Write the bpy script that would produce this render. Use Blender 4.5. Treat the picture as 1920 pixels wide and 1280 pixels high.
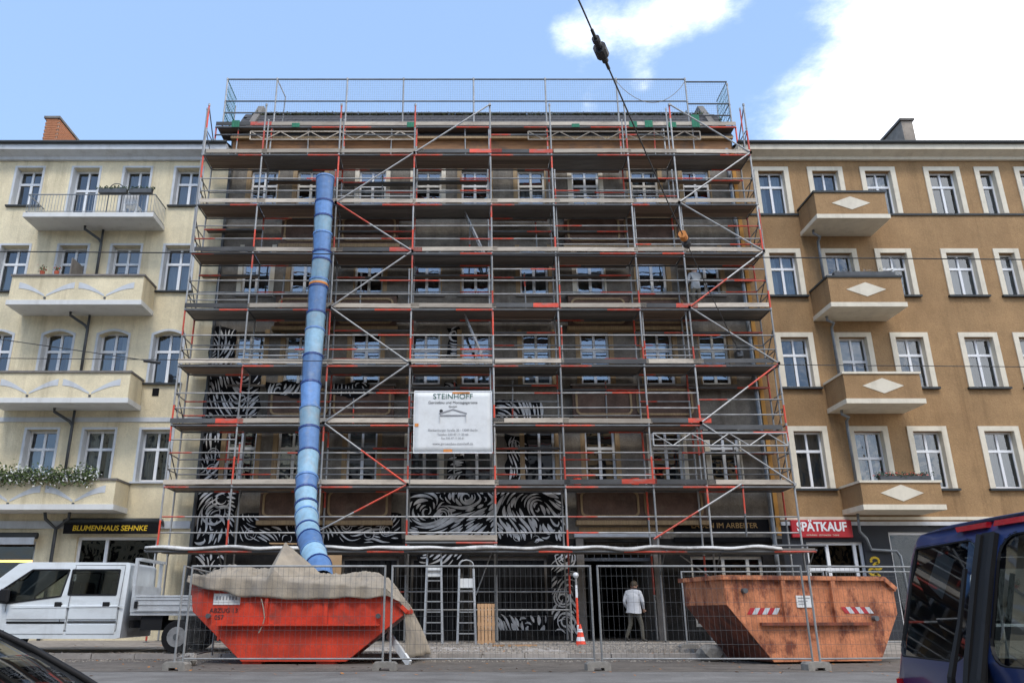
import bpy, bmesh, math, random
from mathutils import Vector, Matrix, noise
for _o in list(bpy.data.objects): bpy.data.objects.remove(_o)
R = math.radians
rnd = random.Random(11)
SC = bpy.context.scene
COL = SC.collection
# ------------------------------------------------------------------ camera
F, CX, CY, PITCH, EYE = 1500.0, 862.0, 640.0, R(18.75), 1.0
cam = bpy.data.cameras.new('camera'); co = bpy.data.objects.new('camera', cam); COL.objects.link(co)
co.location = (0, 0, EYE); co.rotation_euler = (R(90) + PITCH, 0, 0)
cam.sensor_width = 36; cam.lens = F / 1920 * 36; cam.shift_x = (960 - CX) / 1920
cam.clip_start = 0.05; cam.clip_end = 2000
SC.camera = co
# ------------------------------------------------------------------ sky
SUN_EL, SUN_AZ = R(57), R(188)          # azimuth measured from +Y (straight ahead) towards +X (right)
wd = bpy.data.worlds.new('World'); SC.world = wd; wd.use_nodes = True
nt = wd.node_tree; N = nt.nodes; L = nt.links
N.clear()
out = N.new('ShaderNodeOutputWorld'); bg = N.new('ShaderNodeBackground'); bg.inputs[1].default_value = 0.125
L.new(bg.outputs[0], out.inputs[0])
sky = N.new('ShaderNodeTexSky'); sky.sky_type = 'NISHITA'; sky.sun_disc = False
sky.sun_elevation = SUN_EL; sky.sun_rotation = SUN_AZ
sky.air_density = 1.0; sky.dust_density = 0.6; sky.ozone_density = 0.9
tc = N.new('ShaderNodeTexCoord'); sep = N.new('ShaderNodeSeparateXYZ'); L.new(tc.outputs['Generated'], sep.inputs[0])
def wm(op, a, b=None, c=None, clamp=False):
    n = N.new('ShaderNodeMath'); n.operation = op; n.use_clamp = clamp
    for i, v in enumerate((a, b, c)):
        if v is None: continue
        if isinstance(v, (int, float)): n.inputs[i].default_value = v
        else: L.new(v, n.inputs[i])
    return n.outputs[0]
zc = wm('MAXIMUM', sep.outputs[2], 0.05)
px_ = wm('DIVIDE', sep.outputs[0], zc); py_ = wm('DIVIDE', sep.outputs[1], zc)   # cloud layer plane
cmb = N.new('ShaderNodeCombineXYZ'); L.new(px_, cmb.inputs[0]); L.new(py_, cmb.inputs[1])
def cloud_noise(scale, detail, rough, off):
    mp = N.new('ShaderNodeMapping'); mp.inputs['Location'].default_value = off
    L.new(cmb.outputs[0], mp.inputs[0])
    n = N.new('ShaderNodeTexNoise'); n.inputs['Scale'].default_value = scale
    n.inputs['Detail'].default_value = detail; n.inputs['Roughness'].default_value = rough
    L.new(mp.outputs[0], n.inputs['Vector']); return n.outputs[0]
n1 = cloud_noise(1.3, 12, 0.68, (3.1, 1.7, 0))
# one cumulus bank standing to the right of the street, broken puffs elsewhere
bank = wm('MULTIPLY', wm('SUBTRACT', sep.outputs[0], 0.385), 2.5)
bank = wm('MINIMUM', wm('MAXIMUM', bank, -0.12), 0.55)
def puff(dirv, r, k):
    vm = N.new('ShaderNodeVectorMath'); vm.operation = 'DISTANCE'; L.new(tc.outputs['Generated'], vm.inputs[0])
    vm.inputs[1].default_value = Vector(dirv).normalized()
    return wm('MULTIPLY', wm('MAXIMUM', wm('SUBTRACT', 1.0, wm('DIVIDE', vm.outputs['Value'], r)), 0.0), k)
def pdir(px, py):
    a = PITCH + math.atan((CY - py) / F)
    dpt = math.cos(PITCH) + math.tan(a) * math.sin(PITCH)
    return ((px - CX) / F * dpt, 1.0, math.tan(a))
m = wm('ADD', wm('ADD', n1, bank), 0.05)
m = wm('ADD', m, puff(pdir(560, 120), .62, -.34))      # the clear gap over the street's left half
for (a, b, r_, k_) in ((1040, 50, .075, .40), (1170, 45, .085, .40), (1270, 15, .06, .22), (1340, 5, .05, .22), (910, 125, .04, .3), (1100, 195, .05, .34), (1210, 165, .045, .25), (1680, 90, .10, .22), (1480, 240, .10, .2), (1860, 40, .12, .15)):
    m = wm('ADD', m, puff(pdir(a, b), r_, k_))
mask = N.new('ShaderNodeMapRange'); mask.interpolation_type = 'SMOOTHSTEP'
mask.inputs[1].default_value = 0.52; mask.inputs[2].default_value = 0.92
L.new(m, mask.inputs[0])
mx = N.new('ShaderNodeMix'); mx.data_type = 'RGBA'
L.new(mask.outputs[0], mx.inputs[0])
skm = N.new('ShaderNodeMix'); skm.data_type = 'RGBA'; skm.inputs[0].default_value = 0.34     # thin high haze over the blue
L.new(sky.outputs[0], skm.inputs[6]); skm.inputs[7].default_value = (4.0, 6.1, 9.7, 1)
L.new(skm.outputs[2], mx.inputs[6]); mx.inputs[7].default_value = (13.5, 13.6, 14.0, 1)
L.new(mx.outputs[2], bg.inputs[0])
# ------------------------------------------------------------------ sun veiled by cloud, high behind the camera
sl = bpy.data.lights.new('sun', 'SUN'); sl.energy = 1.35; sl.angle = R(16); sl.color = (1, .95, .88)
so = bpy.data.objects.new('sun', sl); COL.objects.link(so)
sv = Vector((math.sin(SUN_AZ) * math.cos(SUN_EL), math.cos(SUN_AZ) * math.cos(SUN_EL), math.sin(SUN_EL)))
so.rotation_euler = sv.to_track_quat('Z', 'Y').to_euler()
SC.render.engine = 'CYCLES'
vs = SC.view_settings
vs.view_transform = 'Standard'; vs.look = 'None'; vs.exposure = 0.68; vs.gamma = 1; vs.use_curve_mapping = False
# ------------------------------------------------------------------ pixel -> place
def PZ(py, d): return EYE + d * math.tan(PITCH + math.atan((CY - py) / F))
def PX(px, py, d): return (px - CX) / F * (d * math.cos(PITCH) + (PZ(py, d) - EYE) * math.sin(PITCH))
def P(px, py, d): return Vector((PX(px, py, d), d, PZ(py, d)))
# ------------------------------------------------------------------ objects
W = {}
def reg(o, parent=None, local=False, basis=None):
    COL.objects.link(o)
    b = basis or Matrix.Identity(4)
    if parent is not None:
        o.parent = parent
        if local:
            W[o.name] = W[parent.name] @ b
        else:
            o.matrix_parent_inverse = W[parent.name].inverted(); W[o.name] = b
    else: W[o.name] = b
    o.matrix_basis = b
    return o
def tag(o, label=None, cat=None, group=None, kind=None):
    if label: o['label'] = label
    if cat: o['category'] = cat
    if group: o['group'] = group
    if kind: o['kind'] = kind
    return o
def thing(name, label, cat, loc=(0, 0, 0), rz=0, group=None):
    o = bpy.data.objects.new(name, None); o.empty_display_size = .2
    reg(o, basis=Matrix.Translation(loc) @ Matrix.Rotation(rz, 4, 'Z'))
    return tag(o, label, cat, group)
def piece(name, mesh, parent, loc=(0, 0, 0), rot=(0, 0, 0), sc=(1, 1, 1), local=False):
    o = bpy.data.objects.new(name, mesh)
    from mathutils import Euler
    b = Matrix.Translation(loc) @ Euler(rot).to_matrix().to_4x4() @ Matrix.Diagonal((*sc, 1))
    return reg(o, parent, local, b)
class MB:
    def __init__(s): s.v = []; s.f = []; s.m = []
    def add(s, vs, fs, mi=0):
        o = len(s.v); s.v += [tuple(v) for v in vs]
        s.f += [tuple(i + o for i in f) for f in fs]; s.m += [mi] * len(fs); return s
    def box(s, x0, x1, y0, y1, z0, z1, mi=0):
        return s.add([(x0, y0, z0), (x1, y0, z0), (x1, y1, z0), (x0, y1, z0), (x0, y0, z1), (x1, y0, z1), (x1, y1, z1), (x0, y1, z1)],
              [(0, 3, 2, 1), (4, 5, 6, 7), (0, 1, 5, 4), (1, 2, 6, 5), (2, 3, 7, 6), (3, 0, 4, 7)], mi)
    def quad(s, a, b, c, d, mi=0): return s.add([a, b, c, d], [(0, 1, 2, 3)], mi)
    def frame(s, a, b):
        a = Vector(a); b = Vector(b); t = (b - a).normalized()
        u = t.cross(Vector((0, 0, 1)))
        if u.length < 1e-4: u = Vector((1, 0, 0))
        u.normalize(); return a, b, u, u.cross(t).normalized()
    def bar(s, a, b, w, h, mi=0):
        a, b, u, v = s.frame(a, b); u = u * w / 2; v = v * h / 2
        return s.add([a - u - v, a + u - v, a + u + v, a - u + v, b - u - v, b + u - v, b + u + v, b - u + v],
              [(0, 1, 2, 3), (4, 7, 6, 5), (0, 4, 5, 1), (1, 5, 6, 2), (2, 6, 7, 3), (3, 7, 4, 0)], mi)
    def tube(s, a, b, r, n=8, mi=0, r2=None, caps=True):
        a, b, u, v = s.frame(a, b); r2 = r if r2 is None else r2
        ca = [(math.cos(2 * math.pi * i / n), math.sin(2 * math.pi * i / n)) for i in range(n)]
        vs = [a + (u * c + v * q) * r for c, q in ca] + [b + (u * c + v * q) * r2 for c, q in ca]
        fs = [(i, (i + 1) % n, n + (i + 1) % n, n + i) for i in range(n)]
        if caps: fs += [tuple(range(n))[::-1], tuple(range(n, 2 * n))]
        return s.add(vs, fs, mi)
    def path(s, pts, r, n=6, mi=0):
        pts = [Vector(p) for p in pts]; rs = r if isinstance(r, (list, tuple)) else [r] * len(pts)
        vs = []; u0 = None
        for i, p in enumerate(pts):
            t = (pts[min(i + 1, len(pts) - 1)] - pts[max(i - 1, 0)]).normalized()
            if u0 is None:
                u0 = t.cross(Vector((0, 0, 1)))
                if u0.length < 1e-3: u0 = Vector((1, 0, 0))
            u = (u0 - t * u0.dot(t)).normalized(); u0 = u; v = u.cross(t)
            vs += [p + (u * math.cos(2 * math.pi * k / n) + v * math.sin(2 * math.pi * k / n)) * rs[i] for k in range(n)]
        fs = []
        for i in range(len(pts) - 1):
            fs += [(i * n + k, i * n + (k + 1) % n, (i + 1) * n + (k + 1) % n, (i + 1) * n + k) for k in range(n)]
        fs += [tuple(range(n))[::-1], tuple(range((len(pts) - 1) * n, len(pts) * n))]
        return s.add(vs, fs, mi)
    def prism(s, poly, y0, y1, mi=0):             # polygon in (x, z), run from y0 to y1
        n = len(poly)
        vs = [(x, y0, z) for x, z in poly] + [(x, y1, z) for x, z in poly]
        fs = [(i, (i + 1) % n, n + (i + 1) % n, n + i) for i in range(n)] + [tuple(range(n))[::-1], tuple(range(n, 2 * n))]
        return s.add(vs, fs, mi)
    def xprism(s, poly, x0, x1, mi=0):            # polygon in (y, z), run from x0 to x1
        n = len(poly)
        vs = [(x0, y, z) for y, z in poly] + [(x1, y, z) for y, z in poly]
        fs = [(i, (i + 1) % n, n + (i + 1) % n, n + i) for i in range(n)] + [tuple(range(n))[::-1], tuple(range(n, 2 * n))]
        return s.add(vs, fs, mi)
    def lathe(s, prof, c=(0, 0, 0), n=16, mi=0):
        c = Vector(c); vs = []
        for r, z in prof: vs += [c + Vector((r * math.cos(2 * math.pi * k / n), r * math.sin(2 * math.pi * k / n), z)) for k in range(n)]
        fs = []
        for i in range(len(prof) - 1):
            fs += [(i * n + k, i * n + (k + 1) % n, (i + 1) * n + (k + 1) % n, (i + 1) * n + k) for k in range(n)]
        fs += [tuple(range(n))[::-1], tuple(range((len(prof) - 1) * n, len(prof) * n))]
        return s.add(vs, fs, mi)
    def mesh(s, name, mats, smooth=False):
        me = bpy.data.meshes.new(name); me.from_pydata(s.v, [], s.f)
        for m_ in (mats if isinstance(mats, (list, tuple)) else [mats]): me.materials.append(m_)
        me.polygons.foreach_set('material_index', s.m)
        bm = bmesh.new(); bm.from_mesh(me)
        if smooth: bmesh.ops.remove_doubles(bm, verts=bm.verts, dist=1e-5)
        bmesh.ops.recalc_face_normals(bm, faces=bm.faces); bm.to_mesh(me); bm.free()
        if smooth: me.polygons.foreach_set('use_smooth', [True] * len(me.polygons))
        me.update(); return me
    def build(s, name, mats, parent=None, smooth=False, bevel=0, local=False, basis=None):
        o = bpy.data.objects.new(name, s.mesh(name, mats, smooth))
        reg(o, parent, local, basis)
        if bevel:
            b = o.modifiers.new('bevel', 'BEVEL'); b.width = bevel; b.segments = 2; b.limit_method = 'ANGLE'; b.angle_limit = R(40)
        return o
def fill_mesh(loops, tomap):
    """outer loop and hole loops in 2-D, filled with triangles; tomap turns (a, b) into a 3-D point"""
    bm = bmesh.new(); edges = []
    for lp in loops:
        vv = [bm.verts.new(tomap(*p)) for p in lp]
        edges += [bm.edges.new((vv[i], vv[(i + 1) % len(vv)])) for i in range(len(vv))]
    bmesh.ops.triangle_fill(bm, use_beauty=True, use_dissolve=False, edges=edges)
    vs = [tuple(v.co) for v in bm.verts]; bm.verts.index_update()
    fs = [tuple(v.index for v in f.verts) for f in bm.faces]; bm.free()
    return vs, fs
def text(txt, size, loc, rot, mat, parent=None, ext=.004, align='CENTER', name='lettering', local=False, sx=1, shear=0, bold=0):
    cu = bpy.data.curves.new('t', 'FONT'); cu.body = txt; cu.size = size; cu.extrude = ext; cu.align_x = align; cu.align_y = 'CENTER'; cu.shear = shear; cu.offset = bold
    to = bpy.data.objects.new('t', cu); COL.objects.link(to)
    bpy.context.view_layer.update()
    me = bpy.data.meshes.new_from_object(to.evaluated_get(bpy.context.evaluated_depsgraph_get()))
    bpy.data.objects.remove(to); bpy.data.curves.remove(cu)
    me.materials.clear(); me.materials.append(mat)
    return piece(name, me, parent, loc, rot, (sx, 1, 1), local)
UP = (R(90), 0, 0)                      # lettering that stands upright and faces the camera side
# ------------------------------------------------------------------ materials
MAT = {}
def mat(name, c, rough=.8, metal=0, var=.15, scale=3, bump=0, bscale=40, dirt=None, orand=0, coat=0, stretch=(1, 1, 1), spec=None, dscale=1.5, dthr=(.5, .7), dstretch=(1, 1, 1), grain=0, gscale=22, streak=0):
    m_ = bpy.data.materials.new(name); m_.use_nodes = True; MAT[name] = m_
    t = m_.node_tree; n = t.nodes; l = t.links; b = n['Principled BSDF']
    b.inputs['Roughness'].default_value = rough; b.inputs['Metallic'].default_value = metal
    if coat: b.inputs['Coat Weight'].default_value = coat; b.inputs['Coat Roughness'].default_value = .08
    if spec is not None: b.inputs['Specular IOR Level'].default_value = spec
    tcd = n.new('ShaderNodeTexCoord')
    def nz(sc, det, st, rg=.6):
        mp = n.new('ShaderNodeMapping'); mp.inputs['Scale'].default_value = st; l.new(tcd.outputs['Object'], mp.inputs[0])
        x = n.new('ShaderNodeTexNoise'); x.inputs['Scale'].default_value = sc; x.inputs['Detail'].default_value = det; x.inputs['Roughness'].default_value = rg
        l.new(mp.outputs[0], x.inputs['Vector']); return x.outputs[0]
    def rng(v, a, b_, lo=0, hi=1):
        r_ = n.new('ShaderNodeMapRange'); r_.inputs[1].default_value = a; r_.inputs[2].default_value = b_; r_.inputs[3].default_value = lo; r_.inputs[4].default_value = hi
        l.new(v, r_.inputs[0]); return r_.outputs[0]
    v = rng(nz(scale, 6, stretch), .3, .7, 1 - var, 1 + var)
    if grain:
        gv = rng(nz(gscale, 3, (1, 1, 1), .8), .3, .7, 1 - grain, 1 + grain); mg = n.new('ShaderNodeMath'); mg.operation = 'MULTIPLY'; l.new(v, mg.inputs[0]); l.new(gv, mg.inputs[1]); v = mg.outputs[0]
    if orand:
        oi = n.new('ShaderNodeObjectInfo'); r2 = rng(oi.outputs['Random'], 0, 1, 1 - orand, 1 + orand)
        mm = n.new('ShaderNodeMath'); mm.operation = 'MULTIPLY'; l.new(v, mm.inputs[0]); l.new(r2, mm.inputs[1]); v = mm.outputs[0]
    vm = n.new('ShaderNodeVectorMath'); vm.operation = 'SCALE'; vm.inputs[0].default_value = c[:3]; l.new(v, vm.inputs['Scale'])
    col = vm.outputs[0]
    if dirt:
        dv = rng(nz(dscale, 8, dstretch, .7), dthr[0], dthr[1])
        mk = n.new('ShaderNodeMix'); mk.data_type = 'RGBA'; mk.inputs[7].default_value = (*dirt[:3], 1)
        mm = n.new('ShaderNodeMath'); mm.operation = 'MULTIPLY'; mm.inputs[1].default_value = dirt[3]; l.new(dv, mm.inputs[0])
        l.new(mm.outputs[0], mk.inputs[0]); l.new(col, mk.inputs[6]); col = mk.outputs[2]
    if streak:
        sv_ = rng(nz(1.0, 6, (2.6, 2.6, .10), .7), .52, .72); m5 = n.new('ShaderNodeMath'); m5.operation = 'MULTIPLY'; m5.inputs[1].default_value = streak; l.new(sv_, m5.inputs[0])
        k5 = n.new('ShaderNodeMix'); k5.data_type = 'RGBA'; k5.blend_type = 'MULTIPLY'; k5.inputs[7].default_value = (.55, .52, .48, 1); l.new(m5.outputs[0], k5.inputs[0]); l.new(col, k5.inputs[6]); col = k5.outputs[2]
    l.new(col, b.inputs['Base Color'])
    if bump:
        bp = n.new('ShaderNodeBump'); bp.inputs['Strength'].default_value = bump; bp.inputs['Distance'].default_value = .02
        l.new(nz(bscale, 4, stretch), bp.inputs['Height']); l.new(bp.outputs[0], b.inputs['Normal'])
    return m_
def glass(name, tint, refl=.1, rough=.02, wav=.25):
    m_ = bpy.data.materials.new(name); m_.use_nodes = True; MAT[name] = m_
    t = m_.node_tree; n = t.nodes; l = t.links; n.clear()
    o = n.new('ShaderNodeOutputMaterial'); mxs = n.new('ShaderNodeMixShader'); tr = n.new('ShaderNodeBsdfTransparent'); gl = n.new('ShaderNodeBsdfGlossy')
    tr.inputs[0].default_value = (*tint, 1); gl.inputs[0].default_value = (.9, .95, 1, 1); gl.inputs['Roughness'].default_value = rough
    fr = n.new('ShaderNodeFresnel'); fr.inputs[0].default_value = 1.5
    ad = n.new('ShaderNodeMath'); ad.operation = 'ADD'; ad.inputs[1].default_value = refl; ad.use_clamp = True
    l.new(fr.outputs[0], ad.inputs[0]); l.new(ad.outputs[0], mxs.inputs[0]); l.new(tr.outputs[0], mxs.inputs[1]); l.new(gl.outputs[0], mxs.inputs[2]); l.new(mxs.outputs[0], o.inputs[0])
    # slightly wavy old panes
    tcd = n.new('ShaderNodeTexCoord'); x = n.new('ShaderNodeTexNoise'); x.inputs['Scale'].default_value = 1.6; l.new(tcd.outputs['Object'], x.inputs['Vector'])
    oi = n.new('ShaderNodeObjectInfo'); x.noise_dimensions = '4D'; mw = n.new('ShaderNodeMath'); mw.operation = 'MULTIPLY'; mw.inputs[1].default_value = 20
    l.new(oi.outputs['Random'], mw.inputs[0]); l.new(mw.outputs[0], x.inputs['W'])
    bp = n.new('ShaderNodeBump'); bp.inputs['Strength'].default_value = wav; bp.inputs['Distance'].default_value = .05
    l.new(x.outputs[0], bp.inputs['Height']); l.new(bp.outputs[0], gl.inputs['Normal'])
    return m_
def emit(name, c, s):
    m_ = bpy.data.materials.new(name); m_.use_nodes = True; MAT[name] = m_
    b = m_.node_tree.nodes['Principled BSDF']; b.inputs['Base Color'].default_value = (*c, 1)
    b.inputs['Emission Color'].default_value = (*c, 1); b.inputs['Emission Strength'].default_value = s; return m_
mat('render_yellow', (.69, .60, .41), .92, var=.12, scale=1.4, bump=.6, bscale=26, dirt=(.40, .33, .21, .6), dscale=.6, dthr=(.46, .74), dstretch=(1, 1, .3), grain=.10, streak=.55)
mat('render_ochre', (.325, .20, .095), .93, var=.14, scale=1.3, bump=.65, bscale=26, dirt=(.22, .125, .055, .6), dscale=.7, dthr=(.45, .74), dstretch=(1, 1, .45), grain=.16, streak=.55)
mat('render_brown', (.165, .145, .118), .94, var=.32, scale=1.8, bump=.7, bscale=22, dirt=(.27, .235, .19, .6), dscale=1.3, dthr=(.5, .72), grain=.22, streak=.7)
mat('render_side_orange', (.50, .25, .06), .9, var=.1, bump=.3)
mat('black_base', (.018, .017, .016), .9, var=.5, scale=2, bump=.3, spec=.2, dirt=(.06, .05, .042, .7), dscale=1.5)
mat('dark_grey_front', (.028, .031, .037), .85, var=.15, scale=2, bump=.15)
mat('trim_grey', (.52, .54, .56), .8, var=.06, dirt=(.33, .33, .33, .4), dscale=2, streak=.4)
mat('trim_cream', (.66, .60, .48), .8, var=.06, dirt=(.45, .4, .32, .4), dscale=2, streak=.4)
mat('soffit_white', (.62, .62, .60), .85, var=.06, dirt=(.4, .4, .4, .3), streak=.4)
mat('window_white', (.74, .75, .76), .5, var=.05, dirt=(.5, .5, .48, .3), dscale=3)
mat('window_aged', (.60, .58, .53), .6, var=.14, scale=5, dirt=(.25, .22, .18, .5), dscale=4)
mat('wood_tan', (.30, .205, .105), .75, var=.25, scale=4, stretch=(6, 6, .6), dirt=(.2, .12, .06, .6), dscale=3)
mat('wood_orange', (.26, .125, .05), .75, var=.3, scale=3, stretch=(.5, 4, 6), dirt=(.08, .06, .05, .8), dscale=1.2)
mat('panel_brown', (.105, .06, .042), .85, var=.35, scale=2.2, bump=.3, dirt=(.19, .14, .10, .5), dscale=2, grain=.2)
mat('curtain', (.5, .5, .48), .95, var=.15, scale=5, stretch=(8, 1, .4), orand=.5)
mat('blind', (.55, .5, .4), .9, var=.08, orand=.4)
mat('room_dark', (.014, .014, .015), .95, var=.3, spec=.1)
mat('roof_dark', (.05, .048, .05), .85, var=.3, scale=3, bump=.3)
mat('moss', (.07, .09, .03), .95, var=.5, scale=8, bump=.6)
mat('gutter_dark', (.035, .04, .042), .6, metal=.3)
mat('pipe_grey', (.23, .25, .27), .5, metal=.5, var=.2, scale=5)
mat('pipe_dark', (.07, .075, .08), .55, metal=.3, var=.2)
mat('brick_orange', (.42, .17, .08), .9, var=.25, scale=6, dirt=(.2, .14, .11, .5), dscale=2)
mat('mortar', (.33, .29, .25), .95, var=.2, scale=6)
mat('cement', (.17, .155, .14), .95, var=.25, scale=3, bump=.3)
mat('steel_galv', (.30, .30, .295), .55, metal=.4, var=.25, scale=4, orand=.25, dirt=(.14, .13, .12, .5), dscale=3)
mat('chimney_render', (.29, .245, .2), .95, var=.25, scale=3, bump=.4, streak=.5)
mat('steel_dark', (.12, .125, .13), .6, metal=.4, var=.3, scale=4, orand=.3)
mat('red_paint', (.56, .06, .03), .55, var=.25, scale=5, orand=.3, dirt=(.26, .2, .17, .6), dscale=4, dthr=(.5, .62))
mat('deck_wood', (.21, .155, .115), .9, var=.3, scale=2, stretch=(.4, 5, 5), orand=.4)
mat('deck_steel', (.18, .168, .15), .7, metal=.25, var=.2, scale=3, orand=.3)
mat('toe_wood', (.46, .40, .325), .9, var=.25, scale=2.5, stretch=(.5, 4, 4), orand=.3, dirt=(.2, .16, .13, .6), dscale=2)
mat('toe_dark', (.075, .075, .075), .85, var=.3, scale=3, orand=.3)
mat('plastic_sheet', (.60, .59, .57), .4, var=.15, scale=4, bump=.9, bscale=7, dirt=(.22, .21, .2, .8), dscale=.9, dthr=(.47, .62))
mat('chute_blue', (.105, .22, .45), .5, var=.18, scale=6, orand=.3, dirt=(.25, .28, .30, .6), dscale=3.2, dthr=(.55, .72), streak=.4)
mat('chute_pale', (.23, .39, .51), .55, var=.15, scale=6, orand=.25, dirt=(.32, .33, .33, .55), dscale=3.2, dthr=(.48, .7), streak=.4)
mat('chute_rim', (.012, .04, .17), .5, var=.2)
mat('skip_red', (.54, .04, .013), .6, var=.25, scale=2.5, dirt=(.18, .05, .035, .7), dscale=3.2, dthr=(.52, .66), dstretch=(1, 1, .6), bump=.25, bscale=8, grain=.12, streak=.5)
mat('skip_orange', (.52, .19, .085), .75, var=.25, scale=3, dirt=(.15, .035, .016, .95), dscale=2.4, dthr=(.49, .61), bump=.4, bscale=12, grain=.16, dstretch=(1, 1, .7), streak=.8)
mat('skip_rust', (.20, .055, .028), .85, var=.4, scale=4, dirt=(.06, .025, .018, .85), dscale=3, dthr=(.45, .62), dstretch=(1, 1, .35), bump=.3, bscale=18)
mat('tarp_beige', (.30, .255, .195), .92, var=.18, scale=3, bump=.5, bscale=14, dirt=(.17, .155, .14, .6), dscale=1.8, dthr=(.45, .66))
mat('sign_white', (.68, .69, .68), .6, var=.05, dirt=(.48, .47, .44, .4), dscale=2)
mat('sign_red', (.42, .012, .02), .45, var=.08)
mat('ink_black', (.02, .02, .022), .6)
mat('ink_green', (.02, .10, .075), .6)
mat('ink_grey', (.25, .25, .26), .7)
mat('ink_orange', (.6, .22, .05), .7, var=.3)
mat('ink_yellow', (.65, .42, .01), .6)
mat('gold', (.33, .2, .07), .5, metal=.3)
mat('paint_white', (.58, .58, .58), .85, var=.35, scale=4, spec=.2)
mat('paint_black', (.008, .008, .009), .9, var=.3, spec=.15)
mat('car_white', (.66, .70, .72), .35, var=.04, coat=.6, dirt=(.42, .43, .42, .5), dscale=1.2, dstretch=(.7, 1, 1.6), streak=.4)
mat('car_blue', (.009, .026, .105), .35, var=.06, coat=.45, dirt=(.02, .03, .09, .5), dscale=2)
mat('car_grey', (.05, .055, .055), .35, metal=.3, var=.05, coat=.8)
mat('alu_bed', (.56, .58, .59), .5, metal=.35, var=.1, scale=3, dirt=(.25, .25, .25, .4), dscale=2, streak=.4)
mat('rubber', (.014, .014, .015), .9, var=.2, spec=.2)
mat('black_plastic', (.012, .012, .013), .6, var=.15, spec=.25)
mat('tail_red', (.35, .006, .01), .25, coat=1)
mat('tail_amber', (.6, .2, .01), .25, coat=1)
mat('asphalt', (.15, .142, .132), .93, var=.25, scale=1.3, bump=.5, bscale=40, dirt=(.085, .075, .065, .75), dscale=.9, dthr=(.48, .66), dstretch=(.4, 1, 1), grain=.25)
mat('asphalt_far', (.06, .06, .06), .9, var=.15)
mat('kerb', (.33, .30, .27), .9, var=.2, scale=4, bump=.3, orand=.15)
mat('paving', (.28, .245, .205), .93, var=.3, scale=5, bump=.6, bscale=14, dirt=(.12, .10, .085, .7), dscale=1.2)
mat('stone', (.27, .24, .205), .95, var=.4, scale=6, bump=.4)
mat('concrete', (.25, .235, .21), .93, var=.2, scale=6, bump=.4, orand=.15, dirt=(.12, .11, .1, .5), dscale=4)
mat('alu_ladder', (.40, .41, .415), .4, metal=.5, var=.1)
mat('pallet_wood', (.42, .25, .13), .85, var=.25, scale=4, orand=.25)
mat('ply', (.42, .27, .14), .8, var=.15, scale=3)
mat('cone_orange', (.75, .06, .02), .5, var=.05)
mat('white_plain', (.75, .76, .77), .5, var=.05)
mat('leaf_green', (.07, .10, .03), .8, var=.5, scale=12, orand=.2)
mat('leaf_dark', (.03, .06, .035), .8, var=.5, scale=12)
mat('flower_white', (.6, .6, .58), .8)
mat('flower_red', (.5, .08, .05), .8)
mat('leaf_dead', (.36, .14, .03), .85, var=.5, scale=20)
mat('wire', (.025, .026, .028), .6)
mat('skin', (.45, .26, .18), .6, var=.06)
mat('jacket_grey', (.46, .47, .49), .9, var=.1, scale=6, bump=.5, bscale=12)
mat('trousers', (.075, .07, .055), .9, var=.2, bump=.4, bscale=14)
mat('shoe', (.02, .018, .016), .6)
mat('hair', (.07, .05, .03), .8, var=.3, scale=20)
mat('vest', (.24, .26, .28), .9, var=.2, bump=.4, bscale=12)
mat('green_net', (.02, .16, .09), .8, var=.2)
mat('slat_dark', (.02, .02, .022), .8, var=.4, spec=.25, orand=.4)
mat('terracotta', (.45, .10, .05), .8)
emit('shop_glow', (1.0, .45, .1), 6)
glass('glass', (.55, .6, .62), .08)
glass('glass_mid', (.5, .55, .57), .2)
glass('glass_shop', (.5, .52, .52), .01)
glass('glass_dark', (.12, .13, .14), .03, wav=0)
glass('glass_car', (.42, .46, .45), .03, wav=0)
mat('setts', (.105, .09, .075), .93, var=.3, scale=2, bump=.9, bscale=9, dirt=(.17, .145, .115, .6), dscale=1.1, dstretch=(.5, 1, 1), grain=.35, gscale=9)
mat('brace_steel', (.36, .36, .355), .5, metal=.35, var=.2, scale=4)
mat('fence_steel', (.27, .275, .275), .6, metal=.4, var=.2, scale=5, orand=.2)
mat('mesh_wire', (.085, .088, .09), .6, metal=.3)
M = MAT
# ================================================================== setting: ground
YF, YS, YI = 26.75, 25.4, 26.4           # facade plane, scaffold outer row, scaffold inner row
KERB = 19.8
def pave_z(y): return .12 + (min(max(y, KERB), YF) - KERB) / (YF - KERB) * .08
def road_z(y):
    t = min(max((y - 5) / 8.0, 0), 1); return -.35 * (1 - t * t * (3 - 2 * t))
b = MB(); ys = [-60, -20] + [5 + i * .5 for i in range(17)] + [KERB + .1]
for i in range(len(ys) - 1):
    b.quad((-90, ys[i], road_z(ys[i])), (90, ys[i], road_z(ys[i])), (90, ys[i + 1], road_z(ys[i + 1])), (-90, ys[i + 1], road_z(ys[i + 1])))
tag(b.build('road', M['asphalt']), kind='structure')
tag(MB().quad((-70, 15.6, .004), (70, 15.6, .004), (70, KERB + .05, .004), (-70, KERB + .05, .004)).build('parking_strip', M['setts']), kind='structure')
tag(MB().quad((-900, -900, -.42), (900, -900, -.42), (900, 900, -.42), (-900, 900, -.42)).build('ground', M['asphalt_far']), kind='structure')
pav = MB().box(-70, 70, KERB + .16, YF + .3, -.1, .0)
pav = MB()
pav.add([(-70, KERB + .15, .12), (70, KERB + .15, .12), (70, YF + .2, .2), (-70, YF + .2, .2), (-70, KERB + .15, -.2), (70, KERB + .15, -.2)], [(0, 1, 2, 3), (4, 5, 1, 0)])
pave = tag(pav.build('pavement', M['paving']), kind='structure')
km = MB().box(-.492, .492, 0, .148, -.15, .124).mesh('kerb_stone', M['kerb'])
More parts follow.
